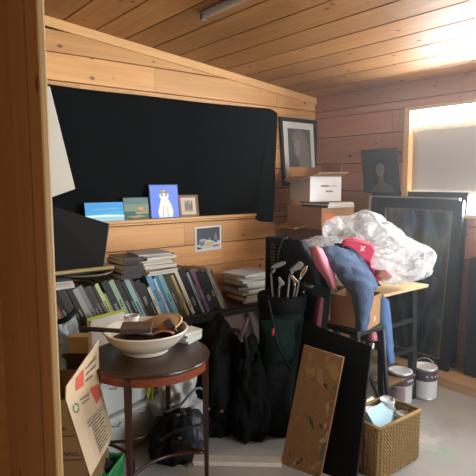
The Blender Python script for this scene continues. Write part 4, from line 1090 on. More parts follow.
# stool carrying the clothes box
t = thing('folding_stool', 'black folding stool under the cardboard box of clothes', 'stool', (-1.9, 2.42, 0))
bx = at(367, 326, D=3.05); BZ = bx.z
mb = MB(); mb.box(-2.08, -1.80, 2.30, 2.56, BZ - .03, BZ - .002); mb.build('seat', BL, t, bevel=.004)
for (x0, y0, x1, y1) in ((-2.07, 2.31, -1.81, 2.25), (-2.07, 2.55, -1.81, 2.62), (-1.81, 2.31, -1.66, 2.22), (-1.81, 2.55, -1.70, 2.50)):
    mb = MB(); mb.tube([(x1 if x0 < -1.9 and False else x0 + (x1 - x0), y1, .012), (x0, y0, BZ - .03)], .013, 10); mb.build('leg', BL, t, smooth=True)
q = at(371.5, 347, D=2.93)
mb = MB(); mb.tube([q + V((0, 0, .02)), q - V((0, 0, .03))], .017, 12); mb.build('hinge', STEEL, t, smooth=True)

# cardboard box of clothes
rzb = 35
d1 = at(388, 285, D=3.12) - at(371, 293, D=2.97); d1.z = 0
fx = at(330, 318, D=3.02)
A = at(368, 326, D=2.96); Bq = at(330, 318.5, D=3.10); Cq = at(388, 311, D=3.15)
u1 = (Bq - A); u1.z = 0; w1 = u1.length; u1.normalize(); u2 = V((u1.y, -u1.x, 0)); 
if u2.dot(dv) < 0: u2 = -u2
rzz = math.degrees(math.atan2(-u1.y, -u1.x))
cen = V((A.x, A.y, BZ)) + u1 * w1 / 2 + u2 * .11
t = carton('cardboard_box', 'brown cardboard box of clothes standing on the black folding stool', TR((cen.x, cen.y, BZ), rzz), w1, .22, .185, CARD, flaps=[])
Mc = TR((cen.x, cen.y, BZ), rzz)
mb = MB(); mb.box(w1 / 2 + .0005, w1 / 2 + .001, -.02, .01, .03, .06, Mc); mb.build('label', mat('pale_label', '#c9b394', .7), t)

# clothes
NAVY = mat('blue_jersey', '#4c5b74', .9, var=.1, bump=.35, bscale=90)
NAVY2 = mat('blue_legging', '#4a648a', .9, var=.08, bump=.25, bscale=90)
PINK = mat('pink_lining', '#c4798a', .85, var=.06, bump=.1)
BLKJ = mat('black_jacket', '#121419', .75, bump=.4, bscale=50)
def cloth(name, rows, m, parent=None, wob=.004, solid=.008, n=6, k=6, seed=0):
    mb = MB(); mb.grid(loft(rows, n, k, wob, 22, seed)); return mb.build(name, m, parent, smooth=True, solid=solid)
R = lambda pts: [at(x, y, D=d) for x, y, d in pts]
# black jacket
t = thing('black_jacket', 'black jacket heaped behind the golf clubs beside the blue jersey', 'jacket', at(305, 320, D=3.2))
cloth('body', [R([(283, 243, 3.30), (291, 238, 3.22), (303, 245, 3.2), (316, 249, 3.2), (327, 254, 3.25)]),
               R([(284, 258, 3.22), (293, 256, 3.12), (305, 260, 3.08), (317, 264, 3.08), (329, 268, 3.12)]),
               R([(286, 275, 3.2), (296, 276, 3.12), (308, 280, 3.05), (320, 282, 3.03), (331, 284, 3.05)]),
               R([(289, 298, 3.2), (299, 300, 3.12), (310, 305, 3.05), (319, 310, 3.0), (328, 312, 3.02)]),
               R([(293, 325, 3.2), (301, 328, 3.15), (311, 332, 3.05), (318, 335, 3.0), (325, 338, 3.03)])], BLKJ, t, .010, .012, seed=3)
cloth('sleeve', [R([(292, 239, 3.2), (300, 241, 3.12), (306, 243, 3.2)]), R([(297, 252, 3.12), (304, 252, 3.02), (311, 254, 3.1)]), R([(303, 266, 3.08), (311, 266, 2.98), (318, 268, 3.06)]), R([(309, 284, 3.05), (317, 285, 2.97), (324, 287, 3.04)])], BLKJ, t, .008, .012, seed=8)
cloth('lining', [R([(310, 248, 3.06), (316, 247, 3.02), (321, 249, 3.06)]), R([(313, 257, 3.0), (320, 257, 2.95), (327, 259, 3.0)]), R([(317, 267, 2.98), (325, 268, 2.93), (333, 271, 2.98)]), R([(324, 277, 2.98), (331, 280, 2.94), (336, 284, 2.98)]), R([(330, 287, 2.99), (334, 289, 2.96), (337, 291, 2.99)])], PINK, t, .003, .01, seed=5)
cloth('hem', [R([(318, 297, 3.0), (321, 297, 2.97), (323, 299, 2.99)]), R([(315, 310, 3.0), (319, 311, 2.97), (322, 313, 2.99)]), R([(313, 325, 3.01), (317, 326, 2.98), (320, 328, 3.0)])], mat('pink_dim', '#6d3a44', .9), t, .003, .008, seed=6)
# blue jersey thrown over the box with one sleeve hanging
t = thing('blue_jersey', 'dusty blue jersey draped over the clothes box with a sleeve hanging down', 'jersey', at(350, 290, D=3.0))
cloth('body', [R([(319, 249, 3.08), (331, 247, 3.10), (344, 249, 3.13), (355, 254, 3.15), (364, 261, 3.17)]),
               R([(327, 259, 3.0), (337, 258, 3.0), (349, 259, 3.02), (360, 264, 3.05), (369, 271, 3.08)]),
               R([(333, 270, 2.96), (342, 271, 2.92), (354, 270, 2.93), (365, 273, 2.97), (374, 279, 3.02)]),
               R([(340, 279, 2.96), (349, 281, 2.90), (358, 281, 2.91), (369, 280, 2.97), (378, 283, 3.04)]),
               R([(347, 288, 2.95), (353, 291, 2.89), (361, 291, 2.89), (369, 290, 2.93), (377, 290, 2.98)])], NAVY, t, .014, .012, seed=11)
cloth('sleeve', [R([(345, 280, 2.95), (353, 281, 2.87), (363, 280, 2.86), (371, 283, 2.92)]), R([(351, 292, 2.93), (357, 293, 2.86), (366, 292, 2.86), (373, 294, 2.92)]), R([(354, 304, 2.93), (359, 305, 2.87), (366, 305, 2.87), (371, 306, 2.92)]),
                 R([(356, 318, 2.93), (360, 319, 2.88), (364, 319, 2.88), (369, 319, 2.92)]), R([(357, 330, 2.93), (360, 332, 2.89), (363, 332, 2.89), (366.5, 331, 2.92)])], NAVY, t, .009, .014, seed=13)
# dark navy garment on top
t = cloth('navy_garment', [R([(333, 243, 3.26), (343, 244, 3.20), (354, 250, 3.18), (362, 258, 3.2)]), R([(342, 250, 3.2), (352, 252, 3.14), (361, 259, 3.14), (369, 268, 3.16)]), R([(353, 258, 3.17), (360, 262, 3.11), (367, 269, 3.12), (374, 277, 3.14)]), R([(364, 272, 3.15), (369, 274, 3.10), (375, 279, 3.10), (380, 286, 3.12)])], mat('navy_dark', '#2b3140', .85, bump=.2), None, .006, .012, seed=17)
tag(t, 'dark navy garment lying between the blue jersey and the pink pouch', 'garment')
# leggings hanging under the table edge
t = cloth('blue_leggings', [R([(369, 300, 3.2), (377, 298, 3.12), (384, 298, 3.12), (388, 300, 3.2)]), R([(372, 318, 3.2), (378, 318, 3.13), (385, 317, 3.13), (390, 319, 3.2)]), R([(377, 335, 3.2), (382, 336, 3.14), (387, 336, 3.14), (391.5, 337, 3.2)]), R([(382, 350, 3.2), (386, 352, 3.15), (389, 352, 3.15), (393, 352, 3.2)]), R([(386.5, 362, 3.2), (389, 364, 3.16), (391, 364, 3.16), (393.5, 363, 3.2)])], NAVY2, None, .004, .014, seed=19)
tag(t, 'blue legging leg hanging below the clothes box in front of the frames', 'leggings')
t = cloth('pink_sleeve', [R([(366, 316, 3.12), (370, 315, 3.08), (374, 316, 3.12)]), R([(367, 328, 3.12), (371, 328, 3.08), (375, 328, 3.12)]), R([(370, 341, 3.12), (373.5, 341, 3.09), (377, 341, 3.12)])], PINK, None, .003, .012, seed=23)
tag(t, 'pink sleeve end hanging between the blue sleeve and blue legging', 'garment')

# plastic-wrapped bundle
def plastic():
    m = bpy.data.materials.new('clear_plastic'); m.use_nodes = True; nt = m.node_tree
    nt.nodes.remove(nt.nodes['Principled BSDF']); out = nt.nodes['Material Output']; N = nt.nodes.new; L = nt.links.new
    tc = N('ShaderNodeTexCoord'); nz = N('ShaderNodeTexNoise'); nz.inputs['Scale'].default_value = 8; nz.inputs['Detail'].default_value = 4; nz.inputs['Distortion'].default_value = 2.2
    bp = N('ShaderNodeBump'); bp.inputs['Strength'].default_value = .9; bp.inputs['Distance'].default_value = .03
    L(tc.outputs['Object'], nz.inputs['Vector']); L(nz.outputs['Fac'], bp.inputs['Height'])
    g = N('ShaderNodeBsdfGlossy'); g.inputs['Roughness'].default_value = .09
    d = N('ShaderNodeBsdfDiffuse'); d.inputs[0].default_value = (.88, .89, .9, 1); tl = N('ShaderNodeBsdfTranslucent'); tl.inputs[0].default_value = (.9, .9, .9, 1)
    tr = N('ShaderNodeBsdfTransparent'); tr.inputs[0].default_value = (.93, .93, .93, 1)
    for q in (g, d, tl): L(bp.outputs[0], q.inputs['Normal'])
    a = N('ShaderNodeMixShader'); a.inputs[0].default_value = .5; L(d.outputs[0], a.inputs[1]); L(tl.outputs[0], a.inputs[2])
    b = N('ShaderNodeMixShader'); b.inputs[0].default_value = .28; L(a.outputs[0], b.inputs[1]); L(g.outputs[0], b.inputs[2])
    n2 = N('ShaderNodeTexNoise'); n2.inputs['Scale'].default_value = 6; n2.inputs['Detail'].default_value = 5; n2.inputs['Distortion'].default_value = 1; L(tc.outputs['Object'], n2.inputs['Vector'])
    mr = N('ShaderNodeMapRange'); mr.inputs['From Min'].default_value = .38; mr.inputs['From Max'].default_value = .62; mr.inputs['To Min'].default_value = .12; mr.inputs['To Max'].default_value = .88; L(n2.outputs['Fac'], mr.inputs[0])
    c = N('ShaderNodeMixShader'); L(mr.outputs[0], c.inputs[0]); L(tr.outputs[0], c.inputs[1]); L(b.outputs[0], c.inputs[2]); L(c.outputs[0], out.inputs[0])
    return m
PL = plastic()
t = thing('plastic_bundle', 'big crumpled clear plastic bundle piled on the plywood work table', 'plastic wrap', (-2.1, 2.85, .801))
def crumple(mb, c, r, seed, rot=0, flat=None, amp=.22):
    t_ = bmesh.new(); bmesh.ops.create_icosphere(t_, subdivisions=5, radius=1); R3 = Matrix.Rotation(rot, 3, 'Z'); mp = {}
    for v in t_.verts:
        n = v.co.normalized(); q = n * 2.2 + V((seed * 5.1, seed, -seed * 2.3))
        k = noise.noise(q * .8) * .9 + .40 * (abs(noise.noise(q * 1.3)) * -2 + .5) + .12 * (abs(noise.noise(q * 3.1)) * -2 + .5) + .05 * (abs(noise.noise(q * 8)) * -2 + .5)
        p = n * (1 + amp * k); p = R3 @ V((p.x * r[0], p.y * r[1], p.z * r[2])) + V(c)
        if flat is not None and p.z < flat: p.z = flat + .003 * abs(n.z)
        mp[v] = mb.bm.verts.new(p)
    for f in t_.faces: mb._f([mp[v] for v in f.verts])
    t_.free()
mb = MB(); c_ = at(361, 248, D=3.46); rt_ = math.atan2(RT.y, RT.x); crumple(mb, (c_.x, c_.y, c_.z), (.29, .22, .235), 3, rt_, .803, .22)
mb.build('sheet', PL, t)
mb = MB(); c_ = at(398, 260, D=3.28); crumple(mb, (c_.x, c_.y, c_.z), (.215, .22, .15), 9, rt_, .803, .20)
mb.build('sheet', PL, t)
mb = MB(); c_ = at(322, 247, D=3.42); crumple(mb, (c_.x, c_.y, c_.z), (.16, .12, .075), 14, rt_, None, .25)
mb.build('loose_end', PL, t)
# pouch and small things inside/under
c_ = at(357, 250, D=3.20)
t = thing('pink_pouch', 'bright pink pouch with a white emblem in front of the plastic bundle', 'pouch', c_)
Mp = Matrix.Translation(c_) @ Matrix((RT, dv, V((0, 0, 1)))).transposed().to_4x4() @ Matrix.Rotation(math.radians(14), 4, 'Y') @ Matrix.Rotation(math.radians(-14), 4, 'X')
mb = MB(); o = [(-.10, -.06), (.10, -.06), (.112, .03), (.085, .066), (-.04, .07), (-.10, .05)]
mb.hexa([Mp @ V((x, -.02, z_)) for x, z_ in o], [Mp @ V((x, .03, z_)) for x, z_ in o]); mb.build('body', mat('hot_pink', '#d02553', .6), t, bevel=.018, seg=3)
mb = MB(); mb.tube([Mp @ V(p) for p in ((-.095, -.021, .036), (-.03, -.0215, .052), (.075, -.021, .048), (.10, -.02, .02))], .003, 6); mb.build('zip', mat('pink_zip', '#e07a95', .5), t, smooth=True)
mb = MB()
fp = lambda u, v, d=0: Mp @ V((u, -.0205 - d, v))
for pts in ([(.010, .030), (.018, .031), (.044, .0), (.036, -.003)], [(.036, .032), (.044, .029), (.022, -.004), (.012, -.002)], [(.02, .018), (.036, .02), (.034, .010), (.018, .008)]): mb._f([mb.bm.verts.new(fp(u, v, .001)) for u, v in pts])
mb.build('emblem', mat('emblem_white', '#e8dfe0', .6), t)
t = cloth('magenta_cloth', [R([(362, 257, 3.24), (367, 255, 3.22), (371, 258, 3.24)]), R([(365, 264, 3.22), (370, 263, 3.19), (374, 266, 3.22)]), R([(369, 271, 3.21), (373, 271, 3.17), (377, 274, 3.2)]), R([(374, 278, 3.2), (377, 279, 3.17), (380, 281, 3.2)])], mat('magenta', '#d2327f', .75), None, .003, .012, seed=31)
tag(t, 'magenta cloth sticking up beside the pink pouch', 'garment')
c_ = at(383, 272, D=3.2); mb = MB(); mb.blob(c_, (.07, .07, .045), .2, 2, 6, 4, oct=2)
tag(mb.build('peach_towel', mat('peach', '#c9877a', .9, bump=.3), smooth=True), 'rolled peach towel at the edge of the work table', 'towel')
q = at(395, 280, Z=.80); mb = MB(); mb.box(-.05, .05, -.02, .02, 0, .035, TR((q.x - .04, q.y + .05, .801), 30)); tag(mb.build('wooden_block', wood('block', '#c09b6d', '#9b7748', 'X', knots=False), bevel=.004), 'small tan wooden block on the plywood beside the peach towel', 'wooden block')

# ------------------------------------------------------------------ paint cans
def can(label, c, handle, rot, r=.083, h=.215):
    t = thing('paint_can', label, 'paint can', c, 'paint cans on the concrete floor')
    mb = MB(); mb.lathe([(r - .004, .001), (r, .004), (r, .008), (r - .003, .011), (r - .003, h - .012), (r, h - .009), (r, h - .002), (r - .003, h)], c, 48); mb.build('body', mat('can_tin', '#a7a8a8', .35, .8), t, smooth=True)
    def band(z0, z1, a0, a1, m, nm, d=.0012, n=40):
        mb = MB(); rows = [[V(c) + V(((r - .002 + d) * math.cos(a0 + (a1 - a0) * k / n), (r - .002 + d) * math.sin(a0 + (a1 - a0) * k / n), z)) for k in range(n + 1)] for z in (z0, z1)]
        mb.grid(rows); return mb.build(nm, m, t, smooth=True)
    band(.012, h * .62, 0, 2 * math.pi, mat('can_white', '#bfbdbd', .45), 'label')
    lb = band(h * .62, h - .018, 0, 2 * math.pi, mat('can_plum', '#4a3a40', .45), 'label_band')
    view = math.atan2(-dv.y, -dv.x)
    if rot is not None:
        band(.03, h * .60, view - .95, view + .15, mat('can_mauve', '#8d7d80', .45), 'label_panel', .002)
        for k, a_ in enumerate((.38, .62, .9)): 
            q = V(c) + V(((r + .001) * math.cos(view + a_), (r + .001) * math.sin(view + a_), h * .78)); mb = MB(); mb.blob(q, (.007, .007, .008), .3, 5, k, 2); mb.build('emblem', mat('can_mark', '#cfc9c8', .5), lb)
    else:
        for k, a_ in enumerate((-.2, .2, .55, .85)):
            q = V(c) + V(((r + .001) * math.cos(view + a_), (r + .001) * math.sin(view + a_), h * .78)); mb = MB(); mb.blob(q, (.006, .006, .008), .3, 5, k, 2); mb.build('emblem', mat('can_mark', '#cfc9c8', .5), lb)
    mb = MB(); mb.lathe([(r - .003, h + .0005), (r - .004, h + .005), (r - .012, h + .005), (r - .016, h + .001), (.008, h + .0012)], c, 48); mb.build('lid', mat('lid_white', '#e6eaec', .45), t, smooth=True)
    mb = MB()
    if handle:
        pts = []
        for k in range(17):
            a = math.pi * k / 16; pts.append(V(c) + RT * (-(r + .003) * math.cos(a)) + V((0, 0, h - .05 + .0 + .10 * math.sin(a))) + dv * (.03 * math.sin(a)))
    else:
        pts = []
        for k in range(17):
            a = math.pi * k / 16; pts.append(V(c) + RT * (-(r + .004) * math.cos(a)) - dv * ((r + .006) * math.sin(a)) + V((0, 0, h - .05 - .06 * math.sin(a))))
    mb.tube(pts, .0022, 6); mb.build('bail_handle', STEEL, t, smooth=True)
    return t
q = at(399, 401, Z=0); can('paint can with a mauve label panel, standing nearer the wicker basket', (q.x, q.y, .001), False, 1)
q = at(424, 396, Z=0); can('paint can with its wire handle raised, farther from the wicker basket', (q.x, q.y, .001), True, None)

# ------------------------------------------------------------------ wicker basket
WICK = mat('wicker', '#907750', .8, var=.35, scale=90)
BH = .272
x0, x1, y0, y1 = -1.67, -1.425, 2.025, 2.395
t = thing('wicker_basket', 'square woven wicker basket holding books beside the black board', 'basket', ((x0 + x1) / 2, (y0 + y1) / 2, .001))
def weave(p, q, n_w, nr, nm):
    """woven wall from p to q: rows of strands bulging over and under the stakes"""
    p, q = V(p), V(q); d = (q - p); L_ = d.length; d.normalize(); nrm = V((d.y, -d.x, 0)); mb = MB()
    n_c = max(4, round(L_ / .024))
    for k in range(n_c):
        c = p + d * (L_ * (k + .5) / n_c)
        for ph in (0, math.pi):
            path = []
            for q_ in range(31):
                z = .006 + (BH - .014) * q_ / 30; a_ = ph + 2 * math.pi * z / .042 + k * 1.3
                path.append(c + d * (.0052 * math.cos(a_)) + nrm * (.0052 * math.sin(a_)) + V((0, 0, z)))
            mb.tube(path, .0068, 6)
    mb.mi = 0
    a = p - nrm * .001; mb.hexa([a + V((0, 0, .002)), a + d * L_ + V((0, 0, .002)), a + d * L_ - nrm * .003 + V((0, 0, .002)), a - nrm * .003 + V((0, 0, .002))], [a + V((0, 0, BH - .01)), a + d * L_ + V((0, 0, BH - .01)), a + d * L_ - nrm * .003 + V((0, 0, BH - .01)), a - nrm * .003 + V((0, 0, BH - .01))])
    return mb.build(nm, WICK, t, smooth=True)
i_ = .012
weave((x1 - i_, y0 + i_, 0), (x1 - i_, y1 - i_, 0), 12, 24, 'woven_side')
weave((x0 + i_, y0 + i_, 0), (x1 - i_, y0 + i_, 0), 9, 24, 'woven_side')
weave((x1 - i_, y1 - i_, 0), (x0 + i_, y1 - i_, 0), 9, 24, 'woven_side')
weave((x0 + i_, y1 - i_, 0), (x0 + i_, y0 + i_, 0), 12, 24, 'woven_side')
mb = MB(); mb.tube([(x0 + i_, y0 + i_, BH), (x1 - i_, y0 + i_, BH), (x1 - i_, y1 - i_, BH), (x0 + i_, y1 - i_, BH)], .011, 8, closed=True); mb.build('rim', WICK, t, smooth=True)
mb = MB(); mb.box(x0 + .016, x1 - .016, y0 + .016, y1 - .016, .002, .010); mb.build('base', WICK, t)
def bask_book(name, label, tl, tr, bl, th, c, marks=None, cat='book'):
    f0 = quad_plane(tl, tr, bl); t = thing(name, label, cat, f0(.5, 1), 'books in the wicker basket')
    cmt = mat('cover_' + c[1:], c, .45, var=.05)
    mb = MB(); mb.hexa([f0(0, 0, -.003), f0(1, 0, -.003), f0(1, 1, -.003), f0(0, 1, -.003)], [f0(0, 0), f0(1, 0), f0(1, 1), f0(0, 1)])
    mb.hexa([f0(0, 0, -th), f0(1, 0, -th), f0(1, 1, -th), f0(0, 1, -th)], [f0(0, 0, -th + .003), f0(1, 0, -th + .003), f0(1, 1, -th + .003), f0(0, 1, -th + .003)])
    mb.hexa([f0(0, 0, -th), f0(.015, 0, -th), f0(.015, 1, -th), f0(0, 1, -th)], [f0(0, 0, 0), f0(.015, 0, 0), f0(.015, 1, 0), f0(0, 1, 0)])
    mb.build('cover', cmt, t)
    mb = MB(); mb.hexa([f0(.016, .01, -th + .003), f0(.985, .01, -th + .003), f0(.985, .99, -th + .003), f0(.016, .99, -th + .003)], [f0(.016, .01, -.003), f0(.985, .01, -.003), f0(.985, .99, -.003), f0(.016, .99, -.003)]); mb.build('pages', PAPER, t)
    if marks:
        mb = MB(); marks(mb, f0); mb.build('lettering', mat('letter_white', '#e6ecee', .5), t)
    return t
def bmarks(mb, f):
    rr = random.Random(3)
    for u in (.60, .69, .81, .89): scribble(mb, f, u, .08, u + .06, .42 if u < .75 else .62, 5, .0006, rr, False, .75)
tl = at(374.5, 413, D=2.74); tr = at(383, 399, D=2.83) ; bl = at(381, 436, D=2.66)
tl = at(366.5, 411.5, D=2.70); tr = at(389.5, 397.5, D=2.86); bl = tl + (at(381.5, 438, D=2.62) - tl) * 1.15
tr.z = tr.z
mb = None
bask_book('book', 'light blue book with white lettering standing aslant in the wicker basket', tl, tr, bl, .022, '#9accde', bmarks)
tl2 = at(360, 408, D=2.74); tr2 = at(372, 398, D=2.86); bl2 = tl2 + (at(374, 436, D=2.66) - tl2) * 1.15
bask_book('book', 'white book standing behind the light blue book in the wicker basket', tl2, tr2, bl2, .022, '#dfe3e4')
# tubs
def tub(label, c, r, h, bodym, lidm):
    t = thing('plastic_tub', label, 'tub', c, 'tubs in the wicker basket')
    mb = MB(); mb.lathe([(r * .88, 0), (r * .9, .003), (r, h - .012), (r * .99, h - .01)], c, 32); mb.build('body', bodym, t, smooth=True)
    mb = MB(); mb.lathe([(r * 1.04, h - .014), (r * 1.06, h - .006), (r * 1.04, h), (r * .95, h + .001), (r * .94, h - .004)], c, 32); mb.build('lid', lidm, t, smooth=True)
    mb = MB(); n = 20; rows = [[V(c) + V((r * (.93 + .06 * (z / h)) * math.cos(2 * math.pi * k / n) * 1.012, r * (.93 + .06 * (z / h)) * math.sin(2 * math.pi * k / n) * 1.012, z)) for k in range(n + 1)] for z in (h * .25, h * .8)]
    mb.grid(rows); mb.build('label', mat('tub_label', '#a88f95', .5), t, smooth=True)
q = at(381, 398, D=2.95); tub('small lidded white tub standing at the back of the basket', (-1.61, 2.335, .012), .040, q.z + .03, WPLAST, mat('lid_clear', '#c4cdd0', .3))
q = at(396, 402, D=2.90); tub('low lidded pale tub at the far rim of the basket beside the blue book', (-1.505, 2.34, .012), .038, q.z - .01, WPLAST, mat('lid_clear', '#c4cdd0', .3))
mb = MB(); mb.slab([at(359, 404, D=2.78), at(372, 396, D=2.93), at(381, 403, D=2.9), at(370, 412, D=2.76)], (0, 0, -.05)); 
tag(mb.build('paper_pad', PAPER, bevel=.003), 'white paper pad lying among the books in the basket', 'paper pad')

# ------------------------------------------------------------------ foreground carton with hanging flap, crate and grey bag
A, B_, Cc, Dd = at(66, 400, D=2.05), at(90.5, 477, D=2.12), at(113, 437, D=2.34), at(99.5, 381, D=2.30)
t = thing('cardboard_box', 'beige packing box with a wide printed flap hanging open beside the jamb', 'box', (A.x - .1, A.y - .02, .002))
dwn = (B_ - A); dwn = dwn * ((A.z - .003) / -dwn.z)
lf = V((-.86, -.02, 0)).normalized() * .40; lf = (at(20, 392, D=2.03) - at(66, 400, D=2.05)); lf.z = 0; lf = lf.normalized() * .22
bkv = V((-lf.y, lf.x, 0)).normalized() * .34
if bkv.dot(dv) < 0: bkv = -bkv
top = [A, A + lf, A + lf + bkv, A + bkv]
kk = .006
mb = MB()
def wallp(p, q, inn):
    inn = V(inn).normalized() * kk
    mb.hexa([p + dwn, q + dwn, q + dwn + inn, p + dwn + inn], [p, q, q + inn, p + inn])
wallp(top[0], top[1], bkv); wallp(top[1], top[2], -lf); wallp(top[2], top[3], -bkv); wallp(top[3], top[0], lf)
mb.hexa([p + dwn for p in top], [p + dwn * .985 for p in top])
mb.build('body', mat('cardboard_shaded', '#725a40', .85, var=.08), t)  # same cardboard as the flaps, darkened: its shaded side is put into the colour
ff = lambda u, v, d=0: lerp(lerp(A, Dd, u), lerp(B_, Cc, u), v) + fn * d
fn = (Dd - A).cross(B_ - A).normalized()
if fn.dot(V((0, 0, H)) - A) < 0: fn = -fn
mb = MB(); N_ = 8
for i in range(N_):
    for j in range(N_):
        pass
edge = [(0, 0), (.5, .0), (1, 0), (1, .3), (1.02, .6), (1.03, .8), (.98, .93), (.86, 1), (.5, 1), (0, 1)]
mb.hexa([ff(u, v, -.005) for u, v in edge], [ff(u, v) for u, v in edge]); flap1 = mb.build('flap', CARDL, t)
Tt = at(98.5, 340, D=2.34); Tl = at(66.5, 386, D=2.07)
mb = MB(); e = [A + fn * .0, Dd, at(95.5, 366, D=2.32), Tt, Tl]
mb.hexa([p - fn * .005 for p in e], e); flap2 = mb.build('flap', CARDL, t)
f2 = quad_plane(Tl, Tt, A)
mb = MB()
for pts in ([(.36, .18), (.62, -.1), (.60, .28), (.36, .5)],): pass
mb._f([mb.bm.verts.new(lerp(lerp(Tl, Tt, u), lerp(A, Dd, u), v) + fn * .001) for u, v in ((.26, .25), (.5, .25), (.5, .85), (.26, .85))]); mb.build('label', mat('red_label', '#b4533f', .7), flap2)
mb = MB(); rr = random.Random(8)
fu = lambda u, v, d=0: lerp(lerp(Tl, Tt, u), lerp(A, Dd, u), v) + fn * d
scribble(mb, fu, .56, .3, .92, .38, 9, .001, rr); scribble(mb, fu, .56, .5, .88, .58, 8, .001, rr); scribble(mb, fu, .56, .7, .80, .78, 7, .001, rr)
mb.build('lettering', INK, flap2)
# red square on the upper corner of the hanging flap
mb = MB(); mb._f([mb.bm.verts.new(ff(u, v, .001)) for u, v in ((.66, .03), (.93, .02), (.97, .23), (.74, .30))]); mb.build('label', mat('red_label', '#b4533f', .7), flap1)
# green recycling mark: three chasing arrows
mb = MB()
for k in range(3):
    a0 = 2 * math.pi * k / 3 + .3
    for s in range(3):
        p0, p1 = a0 + s * .5, a0 + s * .5 + .52
        mb._f([mb.bm.verts.new(ff(.17 + r_ * math.cos(q_) * 1.05, .155 + r_ * math.sin(q_) * .72, .001)) for r_, q_ in ((.055, p0), (.09, p0), (.09, p1), (.055, p1))])
    q_ = a0 + 1.5
    mb._f([mb.bm.verts.new(ff(.17 + r_ * math.cos(qq) * 1.05, .155 + r_ * math.sin(qq) * .72, .001)) for r_, qq in ((.04, q_), (.108, q_), (.073, q_ + .45))])
mb.build('recycling_mark', mat('green_print', '#4f7350', .8), flap1)
mb = MB(); rr = random.Random(6)
scribble(mb, ff, .34, .08, .62, .11, 12, .001, rr); scribble(mb, ff, .34, .14, .60, .165, 11, .001, rr)
for k in range(11):
    v = .42 + .047 * k; u0 = .34 + .10 * (k > 1); scribble(mb, ff, u0, v, .86 - .04 * (k % 3), v + .022, 16, .001, rr, True, .9)
for (u0, v0, u1, v1) in ((.30, .40, .303, .97), (.30, .395, .92, .40)):
    mb._f([mb.bm.verts.new(ff(u, v, .0012)) for u, v in ((u0, v0), (u1, v0), (u1, v1), (u0, v1))])
mb.build('lettering', INK, flap1)
# side panel with SMALL
hl = -lf.normalized(); P0 = A + lf
sn = hl.cross(dwn.normalized()).normalized()
if sn.dot(V((0, 0, H)) - A) < 0: sn = -sn
DL = dwn.length
fs = lambda u, v, d=0: P0 + lf * -u + dwn * v + sn * d
def fs_up(u, v, d=0): return fs(u, v, d)
v_s = 0
# find where the print sits
tgt = at(75, 466, D=2.0)
vz = (A.z - tgt.z) / (A.z - .003)
rtext('SMALL', fs, .52, vz + .02, .031, mat('box_print', '#2f2a25', .8), t, W_=.22, H_=DL, d=.0015, name='lettering')
mb = MB()
for (u0, v0, u1, v1) in ((.50, vz - .13, .50 + .46, vz - .122), (.5, vz + .045, .96, vz + .052)):
    mb._f([mb.bm.verts.new(fs(u, v, .0012)) for u, v in ((u0, v0), (u1, v0), (u1, v1), (u0, v1))])
scribble(mb, fs, .52, vz - .19, .84, vz - .165, 11, .0012, random.Random(3))
mb.build('lettering', mat('box_print', '#2f2a25', .8), t)
mb = MB(); mb._f([mb.bm.verts.new(fs(.80 + .09 * math.cos(q_), vz - .5 + .045 * math.sin(q_), .0012)) for q_ in [k * math.pi / 8 for k in range(16)]]); mb.build('mark', mat('box_print2', '#5c4a38', .8), t)

# green crate
q = at(103, 471, D=2.36)
t = thing('green_crate', 'green plastic crate on the floor under the hanging box flap', 'crate', (q.x, q.y, .002))
gm_ = mat('green_plastic', '#2b8a50', .45, var=.05)
Mk = TR((q.x - .02, q.y - .0, .002), yaw - 10); zt_ = at(116, 458, D=2.42).z
mb = MB(); sx_, sy_ = .15, .17
for b_ in ((-sx_ / 2, -sx_ / 2 + .008, -sy_ / 2, sy_ / 2), (sx_ / 2 - .008, sx_ / 2, -sy_ / 2, sy_ / 2), (-sx_ / 2 + .008, sx_ / 2 - .008, -sy_ / 2, -sy_ / 2 + .008), (-sx_ / 2 + .008, sx_ / 2 - .008, sy_ / 2 - .008, sy_ / 2)): mb.box(*b_, .006, zt_, Mk)
mb.box(-sx_ / 2, sx_ / 2, -sy_ / 2, sy_ / 2, 0, .006, Mk); mb.build('body', gm_, t)
mb = MB(); rp = [Mk @ V((s * (sx_ / 2), r * (sy_ / 2), zt_)) for s, r in ((-1, -1), (1, -1), (1, 1), (-1, 1))]; mb.tube(rp, .007, 6, closed=True); mb.build('rim', gm_, t)
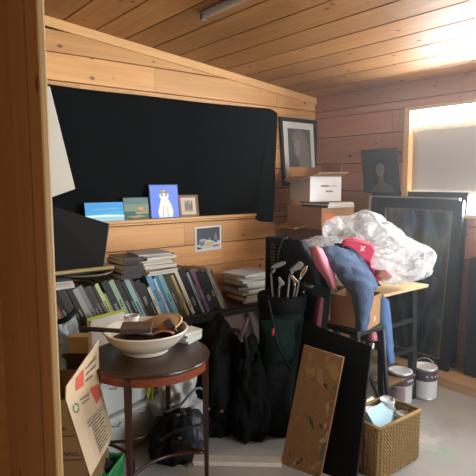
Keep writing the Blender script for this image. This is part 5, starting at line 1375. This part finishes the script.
mb = MB(); mb.blob((q.x - .02, q.y, zt_ - .04), (.055, .06, .06), .3, 2, 4, 4, oct=2); tag(mb.build('dark_cloth', mat('crate_cloth', '#2b2d2e', .8, bump=.4), smooth=True), 'dark cloth bundled inside the green crate', 'cloth')
# grey translucent bag beside the jamb and its supporting carton
GB = mat('grey_poly', '#7d8688', .3, var=.15, scale=9, bump=.5, bscale=14)
q = at(56, 352, D=2.75)
mb = MB(); mb.blob((q.x, q.y, q.z), (.11, .12, .19), .4, 2, 12, 5, oct=3)
t = thing('plastic_bag', 'shiny grey plastic bag with a black tie beside the jamb', 'bag', (q.x, q.y, q.z - .19)); mb.build('body', GB, t, smooth=True)
mb = MB(); mb.tube(crv([at(45, 324, D=2.58), at(58, 322, D=2.55), at(68, 318, D=2.56), at(76, 310, D=2.62)], 6), .014, 8); mb.build('tie', BLACKN, t, smooth=True)
carton('cardboard_box', 'dark cardboard box under the grey plastic bag beside the jamb', TR((q.x - .05, q.y - .02, .002), yaw), .22, .24, max(.1, q.z - .195), CARDD, open_top=False)
q = at(80, 343, D=2.72)
mb = MB(); mb.box(-.055, .055, -.04, .04, 0, .09, TR((q.x, q.y, q.z - .045), yaw)); 
t = tag(mb.build('small_carton', mat('kraft', '#9a7f5a', .8), bevel=.003), 'small tan carton wedged between the grey bag and the folder', 'box')
mb = MB(); mb.box(-.11, .10, -.05, .05, .0, max(.1, q.z - .047), TR((q.x, q.y + .0, .001), yaw)); tag(mb.build('dark_crate', mat('crate_dark', '#2a201b', .7), bevel=.003), 'dark box standing under the small tan carton', 'box')

# thin scatter volume, added to stand in for lens glare near the window
m = bpy.data.materials.new('glare_veil'); m.use_nodes = True; nt = m.node_tree
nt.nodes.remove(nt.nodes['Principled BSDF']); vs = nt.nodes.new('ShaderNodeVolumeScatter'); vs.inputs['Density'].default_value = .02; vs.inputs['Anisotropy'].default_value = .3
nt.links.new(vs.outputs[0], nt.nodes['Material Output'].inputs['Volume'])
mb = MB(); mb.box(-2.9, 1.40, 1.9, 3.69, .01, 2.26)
o = mb.build('glare_veil', m); o['kind'] = 'stuff'; o['label'] = 'thin volume added to stand in for lens glare at the window end'; o['category'] = 'glare_veil'
